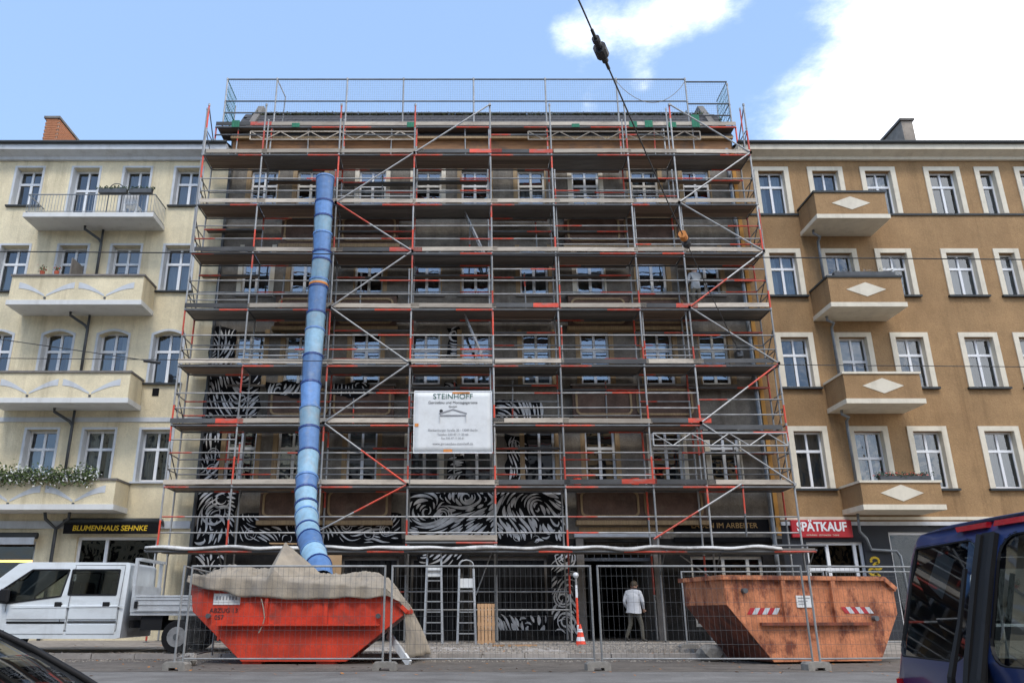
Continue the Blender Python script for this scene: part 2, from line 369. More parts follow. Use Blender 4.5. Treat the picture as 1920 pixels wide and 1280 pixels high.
for i in range(-14, 16):
    piece('kerb_stone', km, pave, (i * 1.0 + rnd.uniform(-.004, .004), KERB + rnd.uniform(-.006, .006), rnd.uniform(-.006, .004)))
# paving slabs in the walked strip nearest to the kerb (bigger than their joints can be painted)
sm = MB().box(-.49, .49, -.49, .49, -.02, .012).mesh('paving_slab', M['kerb'])
for ix in range(-6, 7):
    for iy in range(2):
        y = KERB + 1.2 + iy * 1.0
        if rnd.random() < .12: continue
        piece('paving_slab', sm, pave, (ix * 1.0 + iy * .5, y, pave_z(y) + rnd.uniform(0, .006)), (R(.6), 0, rnd.uniform(-.01, .01)))
# ================================================================== building helpers
def wall(name, x0, x1, z0, z1, y, ops, rev, mt, parent, extra=None):
    xs = sorted({x0, x1, *[v for o in ops for v in o[:2]]}); zs = sorted({z0, z1, *[v for o in ops for v in o[2:4]]})
    b = MB()
    for i in range(len(xs) - 1):
        j = 0
        while j < len(zs) - 1:
            def isopen(j): 
                cx, cz = (xs[i] + xs[i + 1]) / 2, (zs[j] + zs[j + 1]) / 2
                return any(o[0] < cx < o[1] and o[2] < cz < o[3] for o in ops)
            if isopen(j): j += 1; continue
            k = j
            while k < len(zs) - 1 and not isopen(k): k += 1
            b.quad((xs[i], y, zs[j]), (xs[i + 1], y, zs[j]), (xs[i + 1], y, zs[k]), (xs[i], y, zs[k])); j = k
    for o in ops:
        a, c, e, f = o[:4]; q = y + rev
        b.quad((a, y, e), (a, q, e), (a, q, f), (a, y, f)); b.quad((c, y, e), (c, y, f), (c, q, f), (c, q, e))
        b.quad((a, y, f), (a, q, f), (c, q, f), (c, y, f)); b.quad((a, y, e), (c, y, e), (c, q, e), (a, q, e))
    if extra: extra(b)
    return b.build(name, mt, parent)
PANE = {}
def pane_mesh(w, h, m_):
    k = (round(w, 3), round(h, 3), m_)
    if k not in PANE: PANE[k] = MB().quad((-w / 2, 0, -h / 2), (w / 2, 0, -h / 2), (w / 2, 0, h / 2), (-w / 2, 0, h / 2)).mesh('pane', M[m_])
    return PANE[k]
def window(parent, xa, xb, za, zb, y, fm='window_white', gm='glass', fw=.065, mull=.085, tr=.66, curtain=0, single=False, arch=0):
    """timber casement: outer frame, mullion, transom; four panes; maybe a curtain behind"""
    b = MB(); t = .07
    zt = za + (zb - za) * tr; xm = (xa + xb) / 2
    b.box(xa, xa + fw, y, y + t, za, zb); b.box(xb - fw, xb, y, y + t, za, zb)
    b.box(xa + fw, xb - fw, y, y + t, za, za + fw * 1.3); b.box(xa + fw, xb - fw, y, y + t, zb - fw, zb)
    b.box(xa + fw, xb - fw, y - .015, y + t - .012, zt - .045, zt + .045)
    if not single:
        b.box(xm - mull / 2, xm + mull / 2, y - .006, y + t - .006, za + fw * 1.3, zt - .045)
        b.box(xm - mull / 2.6, xm + mull / 2.6, y - .006, y + t - .006, zt + .045, zb - fw)
    w = b.build('window', M[fm], parent)
    cols = [(xa + fw, xb - fw)] if single else [(xa + fw, xm - mull / 2), (xm + mull / 2, xb - fw)]
    for (p, q) in cols:
        for (s_, e_) in ((za + fw * 1.3, zt - .045), (zt + .045, zb - fw)):
            piece('pane', pane_mesh(q - p, e_ - s_, gm), w, ((p + q) / 2, y + .035, (s_ + e_) / 2), (rnd.uniform(-.012, .012), 0, rnd.uniform(-.012, .012)))
    if curtain == 4:
        bl_h = rnd.choice([.35, .5, .75])
        MB().quad((xa, y + .12, zb - (zb - za) * bl_h), (xb, y + .12, zb - (zb - za) * bl_h), (xb, y + .12, zb), (xa, y + .12, zb)).build('blind', M['blind'], w)
    elif curtain:
        c = MB(); zs_ = [za + .05, zb - .05]
        rngs = {1: [(xa, xb)], 2: [(xa, xa + (xb - xa) * .36), (xb - (xb - xa) * .36, xb)], 3: [(xa, xb)]}[curtain]
        if curtain == 3: zs_[1] = zt
        for (p, q) in rngs:
            n = 14
            for k in range(n):
                x0 = p + (q - p) * k / n; x1 = p + (q - p) * (k + 1) / n
                y0 = y + .2 + .025 * math.sin(k * 2.1); y1 = y + .2 + .025 * math.sin((k + 1) * 2.1)
                c.quad((x0, y0, zs_[0]), (x1, y1, zs_[0]), (x1, y1, zs_[1]), (x0, y0, zs_[1]))
        c.build('curtain', M['curtain'], w)
    return w
def foliage(name, mats, parent, pts, n, spread, size, rs):
    b = MB()
    for k in range(n):
        c = Vector(pts[rs.randrange(len(pts))]) + Vector((rs.gauss(0, spread[0]), rs.gauss(0, spread[1]), rs.gauss(0, spread[2])))
        u = Vector((rs.uniform(-1, 1), rs.uniform(-1, 1), rs.uniform(-1, 1))).normalized(); v = u.orthogonal().normalized()
        s_ = size * rs.uniform(.5, 1.3)
        b.add([c - u * s_, c + v * s_ * .5, c + u * s_, c - v * s_ * .5], [(0, 1, 2, 3)], 0 if rs.random() < .8 else min(1, len(mats) - 1))
    return b.build(name, mats, parent)
# ================================================================== left building, yellow
LX0, LX1 = -24.0, -8.8
left = thing('yellow_house', 'yellow rendered apartment house with white winged balconies, left of the scaffold', 'building', (-14, YF, .2))
LR = [(5.15, 6.92), (8.55, 10.47), (12.0, 13.81), (15.45, 17.06)]     # window bottoms and tops
LC = [-10.3, -12.25, -14.2, -16.35, -18.4]
ops = []; wins = []
for r, (za, zb) in enumerate(LR):
    for ci, x in enumerate(LC):
        w = .53 if r != 3 else .5
        bal = ci in (1, 2)
        z0 = za - (.75 if bal and r == 3 else 0)
        ops.append((x - w, x + w, z0, zb)); wins.append((x - w, x + w, z0, zb, r, ci))
shopA = (PX(140, 1040, YF), PX(292, 1040, YF), .9, 3.36); shopB = (-17.5, PX(64, 1040, YF), .9, 3.22); shopC = (-21.5, -18.2, .3, 3.05)
ops += [shopA, shopB, shopC]
def arches(b):
    for (xa, xb, za, zb, r, ci) in wins:
        if r != 1: continue
        n = 8; pts = []
        for side in (0, 1):
            arc = [(xa + (xb - xa) * (k / n) * .5 if side == 0 else xb - (xb - xa) * (k / n) * .5, zb - .16 + .16 * math.sin(math.pi / 2 * k / n)) for k in range(n + 1)]
            poly = [(xa if side == 0 else xb, zb)] + arc
            m_ = len(poly)
            b.add([(x, YF + .004, z) for x, z in poly] + [(x, YF + .34, z) for x, z in poly],
                  [tuple(range(m_))] + [(i, (i + 1) % m_, m_ + (i + 1) % m_, m_ + i) for i in range(m_)])
wall('wall', LX0, LX1, .1, 17.95, YF, ops, .36, M['render_yellow'], left, arches)
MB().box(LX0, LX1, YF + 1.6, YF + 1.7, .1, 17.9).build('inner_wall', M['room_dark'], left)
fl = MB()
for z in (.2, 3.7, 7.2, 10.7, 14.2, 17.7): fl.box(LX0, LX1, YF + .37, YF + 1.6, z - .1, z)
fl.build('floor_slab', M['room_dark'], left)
for (xa, xb, za, zb, r, ci) in wins:
    w = window(left, xa + .003, xb - .003, za + .003, zb - .003, YF + .28, curtain=rnd.choice([0, 0, 2, 2, 3, 4]), tr=.64, fw=.075, mull=.1)
    for (q0, q1) in ((xa + .001, xa + .012), (xb - .012, xb - .001)): MB().box(q0, q1, YF - .015, YF + .28, za + .002, zb - (.17 if r == 1 else .002)).build('reveal', M['trim_grey'], w)
    s_ = MB(); t = .075; q = YF - .022                        # pale painted surround
    if r == 1:
        n = 10
        pts = [(xa, za)] + [(xa + (xb - xa) * k / n, zb - .16 + .16 * math.sin(math.pi * k / n)) for k in range(n + 1)] + [(xb, za)]
        for k in range(len(pts) - 1):
            a, c = pts[k], pts[k + 1]; cx, cz = (xa + xb) / 2, za
            ao = (a[0] + (-t if k == 0 else (a[0] - cx) / .53 * t), a[1] + (0 if k == 0 else t)); cc = (c[0] + (t if k == len(pts) - 2 else (c[0] - cx) / .53 * t), c[1] + (0 if k == len(pts) - 2 else t))
            s_.prism([a, c, cc, ao], q, YF + .003)
    else:
        s_.box(xa - t, xa, q, YF + .003, za, zb + t); s_.box(xb, xb + t, q, YF + .003, za, zb + t); s_.box(xa, xb, q, YF + .003, zb, zb + t)
    s_.build('surround', M['trim_grey'], w)
    if ci in (0, 3, 4) or r != 3:
        MB().box(xa - .14, xb + .14, YF - .1, YF + .27, za - .06, za - .003).build('sill', M['gutter_dark'] if r else M['trim_grey'], w)
# balconies
def left_balcony(zs, zt, solid, x0=-15.62, x1=-10.95):
    bl = MB(); bl.box(x0, x1, 25.62, YF - .002, zs, zs + .17); o = bl.build('balcony', M['soffit_white'], left)
    if solid:
        p = MB(); p.box(x0 + .04, x1 - .04, 25.66, 25.78, zs + .172, zt); p.box(x0 + .04, x0 + .16, 25.782, YF - .002, zs + .172, zt); p.box(x1 - .16, x1 - .04, 25.782, YF - .002, zs + .172, zt)
        p.build('parapet', M['render_yellow'], o)
        c = MB(); c.box(x0, x1, 25.61, 25.82, zt + .002, zt + .07); c.box(x0, x0 + .2, 25.822, YF - .002, zt + .002, zt + .07); c.box(x1 - .2, x1, 25.822, YF - .002, zt + .002, zt + .07)
        c.build('coping', M['cement'], o)
        for cx in (x0 + 1.3, x1 - 1.3):                        # pale winged ornament, flat paint
            zm = (zs + zt) / 2 + .02; g = MB()
            for sg in (-1, 1):
                n = 8; up = []; lo = []
                for k in range(n + 1):
                    u = k / n; x = cx + sg * (.04 + .92 * u)
                    z1 = zm - .22 + .42 * math.sin(u * 1.35) ; up.append((x, z1 + .05 + .05 * u)); lo.append((x, z1 - .12 * u - .01))
                g.prism(up + lo[::-1], 25.648, 25.66)
            g.build('wing_ornament', M['trim_grey'], o)
            MB().box(cx - .035, cx + .035, 25.63, 25.66, zm - .33, zm - .26).build('drain', M['pipe_dark'], o)
    else:
        rl = MB(); y = 25.68
        rl.tube((x0 + .05, y, zt), (x1 - .05, y, zt), .022); rl.tube((x0 + .05, y, zs + .24), (x1 - .05, y, zs + .24), .015)
        for xx in (x0 + .05, x1 - .05):
            rl.tube((xx, y, zt), (xx, YF, zt), .022); rl.tube((xx, y, zs + .24), (xx, YF, zs + .24), .015)
            for k in range(1, 9): rl.tube((xx, y + k * .125, zs + .24), (xx, y + k * .125, zt), .008, 5)
        rl.build('railing', M['pipe_grey'], o)
        bm_ = MB().tube((0, 0, zs + .24), (0, 0, zt), .009, 5).mesh('baluster', M['pipe_grey'])
        for k in range(42): piece('baluster', bm_, o, (x0 + .05 + (x1 - x0 - .1) * k / 41, y, 0))
    return o
bz = [(4.1, 5.02), (7.57, 8.6), (11.04, 12.1), (14.4, 15.32)]
for k, (a, c) in enumerate(bz): left_balcony(a, c, k < 3)
# downpipes that drain the balconies
for k, (zt, zb) in enumerate(((14.4, 12.2), (11.04, 8.7), (7.57, 5.1), (4.1, .2))):
    x = -13.15; b = MB()
    if k < 3: b.path([(x - .55, YF - .4, zt), (x - .55, YF - .4, zt - .12), (x - .1, YF - .14, zt - .4), (x, YF - .12, zt - .55), (x, YF - .12, zb)], .05, 8); b.tube((x, YF - .12, zt - .02), (x, YF - .12, zt - .56), .045)
    else: b.path([(x - .3, YF - .4, zt), (x - .3, YF - .3, zt - .2), (x, YF - .12, zt - .5), (x, YF - .12, zb)], .055, 8); b.path([(x + .5, YF - .4, zt), (x + .45, YF - .3, zt - .2), (x, YF - .12, zt - .5)], .05, 8)
    b.build('downpipe', M['pipe_dark'], left, smooth=True)
MB().box(LX0, LX1 - .004, YF - .03, YF + .002, 7.18, 7.34).build('string_course', M['trim_grey'], left)
MB().box(LX0, LX1 - .004, YF - .08, YF + .002, 3.62, 3.86).build('string_course', M['trim_grey'], left)
def cornice(parent, x0, x1, mt, zb=17.35, zt=17.82):
    MB().xprism([(YF, zb), (YF - .12, zb), (YF - .16, zb + .1), (YF - .42, zb + .2), (YF - .5, zb + .22), (YF - .5, zt), (YF, zt)], x0, x1).build('cornice', mt, parent)
    b = MB(); b.tube((x0, YF - .55, zt + .03), (x1, YF - .55, zt + .03), .07, 10); b.build('gutter', M['gutter_dark'], parent)
    return MB().add([(x0, YF - .5, zt + .05), (x1, YF - .5, zt + .05), (x1, YF + 9, zt + 3.2), (x0, YF + 9, zt + 3.2), (x0, YF + 9, zt - .3), (x1, YF + 9, zt - .3)], [(0, 1, 2, 3), (3, 2, 5, 4)]).build('roof', M['roof_dark'], parent)
rf = cornice(left, LX0, LX1 - .01, M['trim_grey'])
b = MB()                                             # snow guard
for k in range(20): b.tube((-23.5 + k * .75, YF - .1, 17.95), (-23.5 + k * .75, YF - .1, 18.2), .012, 5)
b.tube((-23.6, YF - .1, 18.19), (LX1 - .1, YF - .1, 18.19), .012, 5); b.tube((-23.6, YF - .1, 18.08), (LX1 - .1, YF - .1, 18.08), .01, 5); b.build('snow_guard', M['pipe_grey'], rf)
def chimney(parent, x0, x1, y0, y1, z0, z1, brick_rows, m1):
    o = MB().box(x0 + .02, x1 - .02, y0 + .02, y1 - .02, z0, z1 - .02).build('chimney', M['mortar'] if m1 == 'brick_orange' else M[m1], parent)
    c = MB().box(x0 - .05, x1 + .05, y0 - .05, y1 + .05, z1, z1 + .1).build('chimney_cap', M['cement'], parent)
    bm_ = MB().box(-.12, .12, 0, .03, -.034, .034).mesh('brick', M['brick_orange']); be = MB().box(0, .03, -.12, .12, -.034, .034).mesh('brick', M['brick_orange'])
    z = z1 - .05; r = 0
    while z > z1 - brick_rows * .085:
        for k in range(int((x1 - x0) / .25)): piece('brick', bm_, o, (x0 + .14 + k * .25 + (.06 if r % 2 else 0), y0 - .008, z))
        for k in range(min(9, int((y1 - y0) / .25))):
            piece('brick', be, o, ((x1 - .024) if parent is rf else (x0 - .006), y0 + .14 + k * .25 + (.12 if r % 2 else 0), z))
        z -= .085; r += 1
chimney(rf, -16.9, -16.35, 28.0, 31.5, 17.9, 20.1, 14, 'brick_orange')
# shopfronts
def shopfront(parent, xa, xb, za, zb, fm, parts, gm='glass_shop', y=YF + .12, rail=None):
    b = MB(); t = .09
    b.box(xa + .003, xa + t, y, y + .09, za, zb); b.box(xb - t, xb - .003, y, y + .09, za, zb); b.box(xa + t, xb - t, y, y + .09, za, za + t); b.box(xa + t, xb - t, y, y + .09, zb - t, zb)
    xs = [xa + t] + [xa + (xb - xa) * p for p in parts] + [xb - t]
    for x in xs[1:-1]: b.box(x - .05, x + .05, y - .004, y + .086, za + t, zb - t)
    w = b.build('shop_window', M[fm], parent)
    for i in range(len(xs) - 1):
        p = xs[i] + (.05 if i else 0); q = xs[i + 1] - (.05 if i < len(xs) - 2 else 0)
        if rail and i in rail:
            zr = rail[i]; MB().box(p, q, y - .002, y + .08, zr - .045, zr + .045).build('transom', M[fm], w)
            piece('pane', pane_mesh(q - p, zr - .045 - za - t, gm), w, ((p + q) / 2, y + .05, (za + t + zr - .045) / 2)); piece('pane', pane_mesh(q - p, zb - t - zr - .045, gm), w, ((p + q) / 2, y + .05, (zb - t + zr + .045) / 2))
        else: piece('pane', pane_mesh(q - p, zb - za - 2 * t, gm), w, ((p + q) / 2, y + .05, (za + zb) / 2))
    return w
shopfront(left, *shopA, 'window_white', [.36], rail={0: 2.45}); shopfront(left, *shopB, 'trim_grey', [.5]); shopfront(left, *shopC, 'trim_grey', [.4])
def glow_lamp(x0, x1, z, label):
    t_ = thing('shop_lamp', label, 'lamp', ((x0 + x1) / 2, YF + .75, z))
    MB().box(x0, x1, YF + .7, YF + .8, z + .06, z + .12).build('lamp_tray', M['black_plastic'], t_)
    MB().tube((x0 + .1, YF + .75, z + .02), (x1 - .1, YF + .75, z + .02), .035, 8).build('lamp_tube', M['shop_glow'], t_)
glow_lamp(-16.4, -13.95, 2.62, 'orange lit tube lamp inside the leftmost shop window')
aw = thing('shop_awning', 'dark rolled shop awning with yellow lettering above the flower shop window', 'awning', (PX(210, 990, YF), YF, 3.2))
ax0, ax1 = PX(120, 985, YF - .3), PX(298, 985, YF - .3)
MB().tube((ax0, YF - .2, PZ(976, YF - .2)), (ax1, YF - .2, PZ(976, YF - .2)), .09, 12).build('roller', M['gutter_dark'], aw, smooth=True)
az0, az1 = PZ(1000, YF - .3), PZ(980, YF - .3)
MB().box(ax0, ax1, YF - .31, YF - .28, az0, az1).build('valance', M['paint_black'], aw)
MB().bar((ax1 + .06, YF - .25, az1 + .1), (ax1 + .06, YF, az1 - .1), .05, .09).build('bracket', M['steel_dark'], aw)
MB().bar((ax0 - .06, YF - .25, az1 + .1), (ax0 - .06, YF, az1 - .1), .05, .09).build('bracket', M['steel_dark'], aw)
text('BLUMENHAUS SEHNKE', .235, ((ax0 + ax1) / 2 - .04, YF - .318, (az0 + az1) / 2), UP, M['ink_yellow'], aw, sx=1.0, shear=.12, bold=.003)
aw2 = thing('shop_awning', 'dark rolled awning above the orange lit shop window at the left edge', 'awning', (-15.5, YF, 3.2))
MB().tube((-18, YF - .2, 3.38), (PX(72, 992, YF - .2), YF - .2, 3.38), .1, 12).build('roller', M['gutter_dark'], aw2, smooth=True)
MB().box(-18, PX(70, 992, YF - .2), YF - .3, YF - .27, 3.1, 3.32).build('valance', M['trim_grey'], aw2)
MB().box(PX(286, 735, YF), PX(298, 735, YF), YF - .02, YF + .01, PZ(742, YF), PZ(728, YF)).build('vent', M['paint_black'], left)
# ================================================================== right building, ochre
RX0, RX1 = 10.5, 34.0
right = thing('ochre_house', 'ochre brown apartment house with cream window surrounds and diamond balconies, right of the scaffold', 'building', (18, YF, .2))
RR = [(4.92, 6.86), (8.4, 10.24), (11.82, 13.5), (15.12, 16.92)]
RC = [(11.82, .5), (13.88, .5), (15.88, .5), (18.32, .52), (20.03, .3), (21.75, .5), (23.9, .5)]
ops = []; wins = []
for r, (za, zb) in enumerate(RR):
    for ci, (x, w) in enumerate(RC):
        z0 = za - (.7 if ci == 1 else 0)
        ops.append((x - w, x + w, z0, zb)); wins.append((x - w, x + w, z0, zb, r, ci))
G0 = 3.75
wall('wall', RX0, RX1, G0, 17.95, YF, ops, .24, M['render_ochre'], right)
door = (PX(1516, 1050, YF), PX(1624, 1050, YF), .2, 3.2); shw = (PX(1674, 1050, YF), 19.5, .6, 3.52)
wall('shop_wall', RX0 - .002, RX1, .1, G0 - .002, YF + .004, [door, shw, (20.5, 22.5, .2, 3.0)], .25, M['dark_grey_front'], right)
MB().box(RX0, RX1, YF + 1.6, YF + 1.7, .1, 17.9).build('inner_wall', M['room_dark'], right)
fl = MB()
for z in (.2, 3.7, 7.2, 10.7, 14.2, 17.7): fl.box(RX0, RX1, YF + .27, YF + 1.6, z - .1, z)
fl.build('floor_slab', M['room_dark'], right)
for (xa, xb, za, zb, r, ci) in wins:
    w = window(right, xa + .003, xb - .003, za + .003, zb - .003, YF + .19, curtain=rnd.choice([0, 0, 2, 2, 3, 1, 4]), tr=.66, single=(ci == 4))
    s_ = MB(); t = .17; q = YF - .04
    s_.box(xa - t, xa, q, YF + .003, za, zb + t); s_.box(xb, xb + t, q, YF + .003, za, zb + t); s_.box(xa, xb, q, YF + .003, zb, zb + t)
    s_.build('surround', M['trim_cream'], w)
    MB().box(xa - .001, xa + .012, YF - .035, YF + .19, za, zb).build('reveal', M['trim_cream'], w); MB().box(xb - .012, xb + .001, YF - .035, YF + .19, za, zb).build('reveal', M['trim_cream'], w)
    if r < 3: MB().box(xa - .22, xb + .22, YF - .12, YF + .19, za - .07, za - .003).build('sill', M['gutter_dark'], w)
MB().box(RX0 + .004, RX1, YF - .05, YF + .002, 15.03, 15.1).build('string_course', M['gutter_dark'], right)
MB().box(RX0 + .004, RX1, YF - .05, YF + .002, 3.9, 4.0).build('string_course', M['trim_cream'], right)
MB().box(RX0 + .004, RX1, YF - .09, YF + .002, 3.72, 3.84).build('string_course', M['trim_grey'], right)
for k, (zs, zt) in enumerate(((4.06, 4.9), (7.47, 8.47), (10.84, 11.92), (14.18, 15.2))):
    x0, x1, y0 = 12.6, 15.2, 25.3
    o = MB().box(x0, x1, y0, YF - .002, zs, zs + .16).build('balcony', M['trim_cream'], right)
    p = MB(); p.box(x0 + .04, x1 - .04, y0 + .04, y0 + .16, zs + .162, zt); p.box(x0 + .04, x0 + .16, y0 + .162, YF - .002, zs + .162, zt); p.box(x1 - .16, x1 - .04, y0 + .162, YF - .002, zs + .162, zt); p.build('parapet', M['render_ochre'], o)
    c = MB(); c.box(x0, x1, y0, y0 + .2, zt + .002, zt + .075); c.box(x0, x0 + .2, y0 + .202, YF - .002, zt + .002, zt + .075); c.box(x1 - .2, x1, y0 + .202, YF - .002, zt + .002, zt + .075); c.build('coping', M['trim_cream'] if k < 2 else M['gutter_dark'], o)
    zm = (zs + zt) / 2 + .1; xm = (x0 + x1) / 2
    MB().prism([(xm - .68, zm), (xm, zm - .26), (xm + .68, zm), (xm, zm + .26)], y0 + .026, y0 + .041).build('diamond_ornament', M['trim_cream'], o)
    z2 = [.2, 5.0, 8.6, 12.0][k]; xp = 12.95
    if k: MB().path([(x0 + .25, YF - .5, zs), (x0 + .25, YF - .5, zs - .14), (x0 + .5, YF - .42, zs - .22), (xp + .18, YF - .16, zs - .3), (xp + .2, YF - .12, zs - .5), (xp + .2, YF - .12, z2)], .05, 8).build('downpipe', M['pipe_grey'], right, smooth=True)
    else: MB().path([(x0 + .3, YF - .4, zs), (x0 + .3, YF - .35, 3.5), (x0 + .6, YF - .12, 3.3), (x0 + .7, YF - .12, 2.95), (x0 + 1.5, YF - .12, 2.9), (x0 + 1.6, YF - .12, 2.75), (x0 + 1.7, YF - .12, .2)], .045, 8).build('downpipe', M['pipe_grey'], right, smooth=True)
rf2 = cornice(right, RX0 + .01, RX1, M['trim_cream'])
chimney(rf2, PX(1688, 222, 28.2), PX(1688, 222, 28.2) + .5, 28.2, 31.5, 17.9, PZ(226, 28.2), 0, 'chimney_render')
shopfront(right, *shw, 'window_white', [.45])
shopfront(right, door[0], door[1], door[2], door[3], 'window_white', [.38, .86], rail={0: 2.35, 1: 2.35})
sg = thing('shop_sign', 'red shop sign with white letters reading SPÄTKAUF on the dark ground floor', 'sign', (11.8, YF - .1, 2.6))
sx0, sx1, sz0, sz1 = PX(1484, 990, YF - .14), PX(1598, 990, YF - .14), PZ(1007, YF - .14), PZ(974, YF - .14)
MB().box(sx0, sx1, YF - .14, YF + .002, sz0, sz1).build('sign_box', M['sign_red'], sg, bevel=.02)
text('SPÄTKAUF', .40, ((sx0 + sx1) / 2, YF - .147, (sz0 + sz1) / 2 + .05), UP, M['white_plain'], sg, sx=.86, bold=.012)
text('GETRÄNKE · ZEITUNGEN · TABAK', .07, ((sx0 + sx1) / 2, YF - .147, sz0 + .07), UP, M['trim_cream'], sg)
# yellow tag sprayed beside the shop door
gb = MB(); gx, gz = PX(1643, 1050, YF), 1.1; rs = random.Random(4)
for k in range(9):
    pts = []; a0 = rs.uniform(0, 6); cx, cz = gx + rs.uniform(-.12, .12) + .03 * (4 - k), gz + .15 + k * .17
    for j in range(10):
        a = a0 + j * .55; pts.append((cx + .13 * math.cos(a), YF - .0015, cz + .1 * math.sin(a)))
    for j in range(9): gb.bar(pts[j], pts[j + 1], .004, .075)
gb.build('graffiti', M['ink_yellow'], right)

# ================================================================== the other side of the street, behind the camera (seen only in window glass)
for k, (xa_, xb_, hh, mt_, lb) in enumerate(((-34, -12, 17.5, 'render_yellow', 'cream apartment house across the street, left of three'), (-12, 9, 18.5, 'cement', 'grey apartment house across the street, middle of three'), (9, 34, 17.0, 'render_ochre', 'tan apartment house across the street, right of three'))):
    o = thing('street_house', lb, 'building', ((xa_ + xb_) / 2, -15.0, -.3), 0, 'houses across the street')
    yy = -14.0; oo = []
    nn = int((xb_ - xa_) / 2.2)
    for r in range(5):
        for c in range(nn):
            x = xa_ + 1.1 + c * 2.2; oo.append((x - .55, x + .55, .9 + r * 3.4, 2.8 + r * 3.4))
    wall('wall', xa_, xb_, -.35, hh, yy, oo, -.25, M[mt_], o)
    pm_ = MB().quad((-.55, 0, -.95), (.55, 0, -.95), (.55, 0, .95), (-.55, 0, .95)).mesh('window', M['room_dark'])
    for q in oo: piece('window', pm_, o, ((q[0] + q[1]) / 2, yy - .24, (q[2] + q[3]) / 2))
    MB().add([(xa_, yy + .4, hh), (xb_, yy + .4, hh), (xb_, yy - 6, hh + 4), (xa_, yy - 6, hh + 4), (xa_, yy - 12, hh), (xb_, yy - 12, hh)], [(0, 1, 2, 3), (3, 2, 5, 4)]).build('roof', M['roof_dark'], o)
    MB().box(xa_, xb_, yy - 12, yy - 11.8, -.35, hh).build('back_wall', M[mt_], o)
# ================================================================== middle building behind the scaffold
MX0, MX1 = -8.8, 10.5
mid = thing('scaffolded_house', 'dark brown old apartment house with black and white mural, behind the scaffold', 'building', (.8, YF, .2))
MR = [(5.08, 6.92), (8.5, 10.44), (11.85, 13.75), (15.1, 16.98)]
MC = [-7.4, -5.65, -3.3, -1.2, .58, 2.7, 4.75, 7.0, 8.95]
ops = []; wins = []
for r, (za, zb) in enumerate(MR):
    for ci, x in enumerate(MC):
        w = .56; ops.append((x - w, x + w, za, zb)); wins.append((x - w, x + w, za, zb, r, ci))
gate = (PX(1098, 1100, YF), PX(1228, 1100, YF), .15, 3.35)
gs = [(PX(640, 1060, YF), PX(748, 1060, YF), .5, 2.75), (PX(770, 1060, YF), PX(868, 1060, YF), .5, 2.75), (PX(880, 1060, YF), PX(1026, 1060, YF), .5, 2.75), (PX(1296, 1060, YF), PX(1432, 1060, YF), .6, 2.75)]
wall('wall', MX0, MX1, 3.3, 18.25, YF, [o for o in ops], .24, M['render_brown'], mid)
wall('ground_floor_wall', MX0 + .002, MX1 - .002, .1, 3.298, YF + .003, [(gate[0], gate[1], .1, 3.2)] + gs, .3, M['black_base'], mid)
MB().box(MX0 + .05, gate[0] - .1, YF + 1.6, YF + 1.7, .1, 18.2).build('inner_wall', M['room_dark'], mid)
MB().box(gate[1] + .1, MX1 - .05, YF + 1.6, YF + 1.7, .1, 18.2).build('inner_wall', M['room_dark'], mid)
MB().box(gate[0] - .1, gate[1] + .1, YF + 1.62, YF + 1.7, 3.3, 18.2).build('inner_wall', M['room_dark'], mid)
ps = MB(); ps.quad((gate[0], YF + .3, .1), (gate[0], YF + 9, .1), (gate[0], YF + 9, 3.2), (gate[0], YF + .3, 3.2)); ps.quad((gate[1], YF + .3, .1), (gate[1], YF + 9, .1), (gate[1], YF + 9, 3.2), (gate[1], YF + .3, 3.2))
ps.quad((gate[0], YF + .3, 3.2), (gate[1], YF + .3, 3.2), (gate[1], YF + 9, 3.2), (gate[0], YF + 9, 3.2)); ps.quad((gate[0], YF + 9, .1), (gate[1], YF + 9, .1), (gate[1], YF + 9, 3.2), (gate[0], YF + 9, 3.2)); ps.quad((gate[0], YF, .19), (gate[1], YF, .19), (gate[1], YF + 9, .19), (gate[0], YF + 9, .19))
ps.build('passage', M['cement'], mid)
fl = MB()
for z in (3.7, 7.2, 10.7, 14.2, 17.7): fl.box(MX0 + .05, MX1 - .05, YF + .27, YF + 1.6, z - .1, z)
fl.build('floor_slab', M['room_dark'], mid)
for (xa, xb, za, zb, r, ci) in wins:
    w = window(mid, xa + .05, xb - .05, za + .003, zb - .003, YF + .15, fm=rnd.choice(['window_white', 'window_white', 'window_aged']), gm='glass_mid', curtain=rnd.choice([0, 0, 1, 2, 3, 4]), tr=.66, mull=.1, fw=.075)
    cm_ = M[rnd.choice(['wood_tan', 'wood_tan', 'trim_cream'])]
    for (sx_, e0, e1) in ((xa, -.11, .05), (xb, -.05, .11)):
        if rnd.random() < .8: MB().prism([(sx_ + e0, za - .05), (sx_ + e1, za - .05), (sx_ + e1, zb + .08), (sx_ + e0, zb + .08)], YF - .02, YF - .001).build('casing', cm_, w)
        q_ = min(max(sx_, xa), xb); MB().box(xa + .001 if sx_ == xa else xb - .05, xa + .05 if sx_ == xa else xb - .001, YF + .001, YF + .22, za + .001, zb - .001).build('casing', cm_, w)
    MB().box(xa - .1, xb + .1, YF - .07, YF + .15, za - .08, za - .003).build('sill', M['cement'], w)
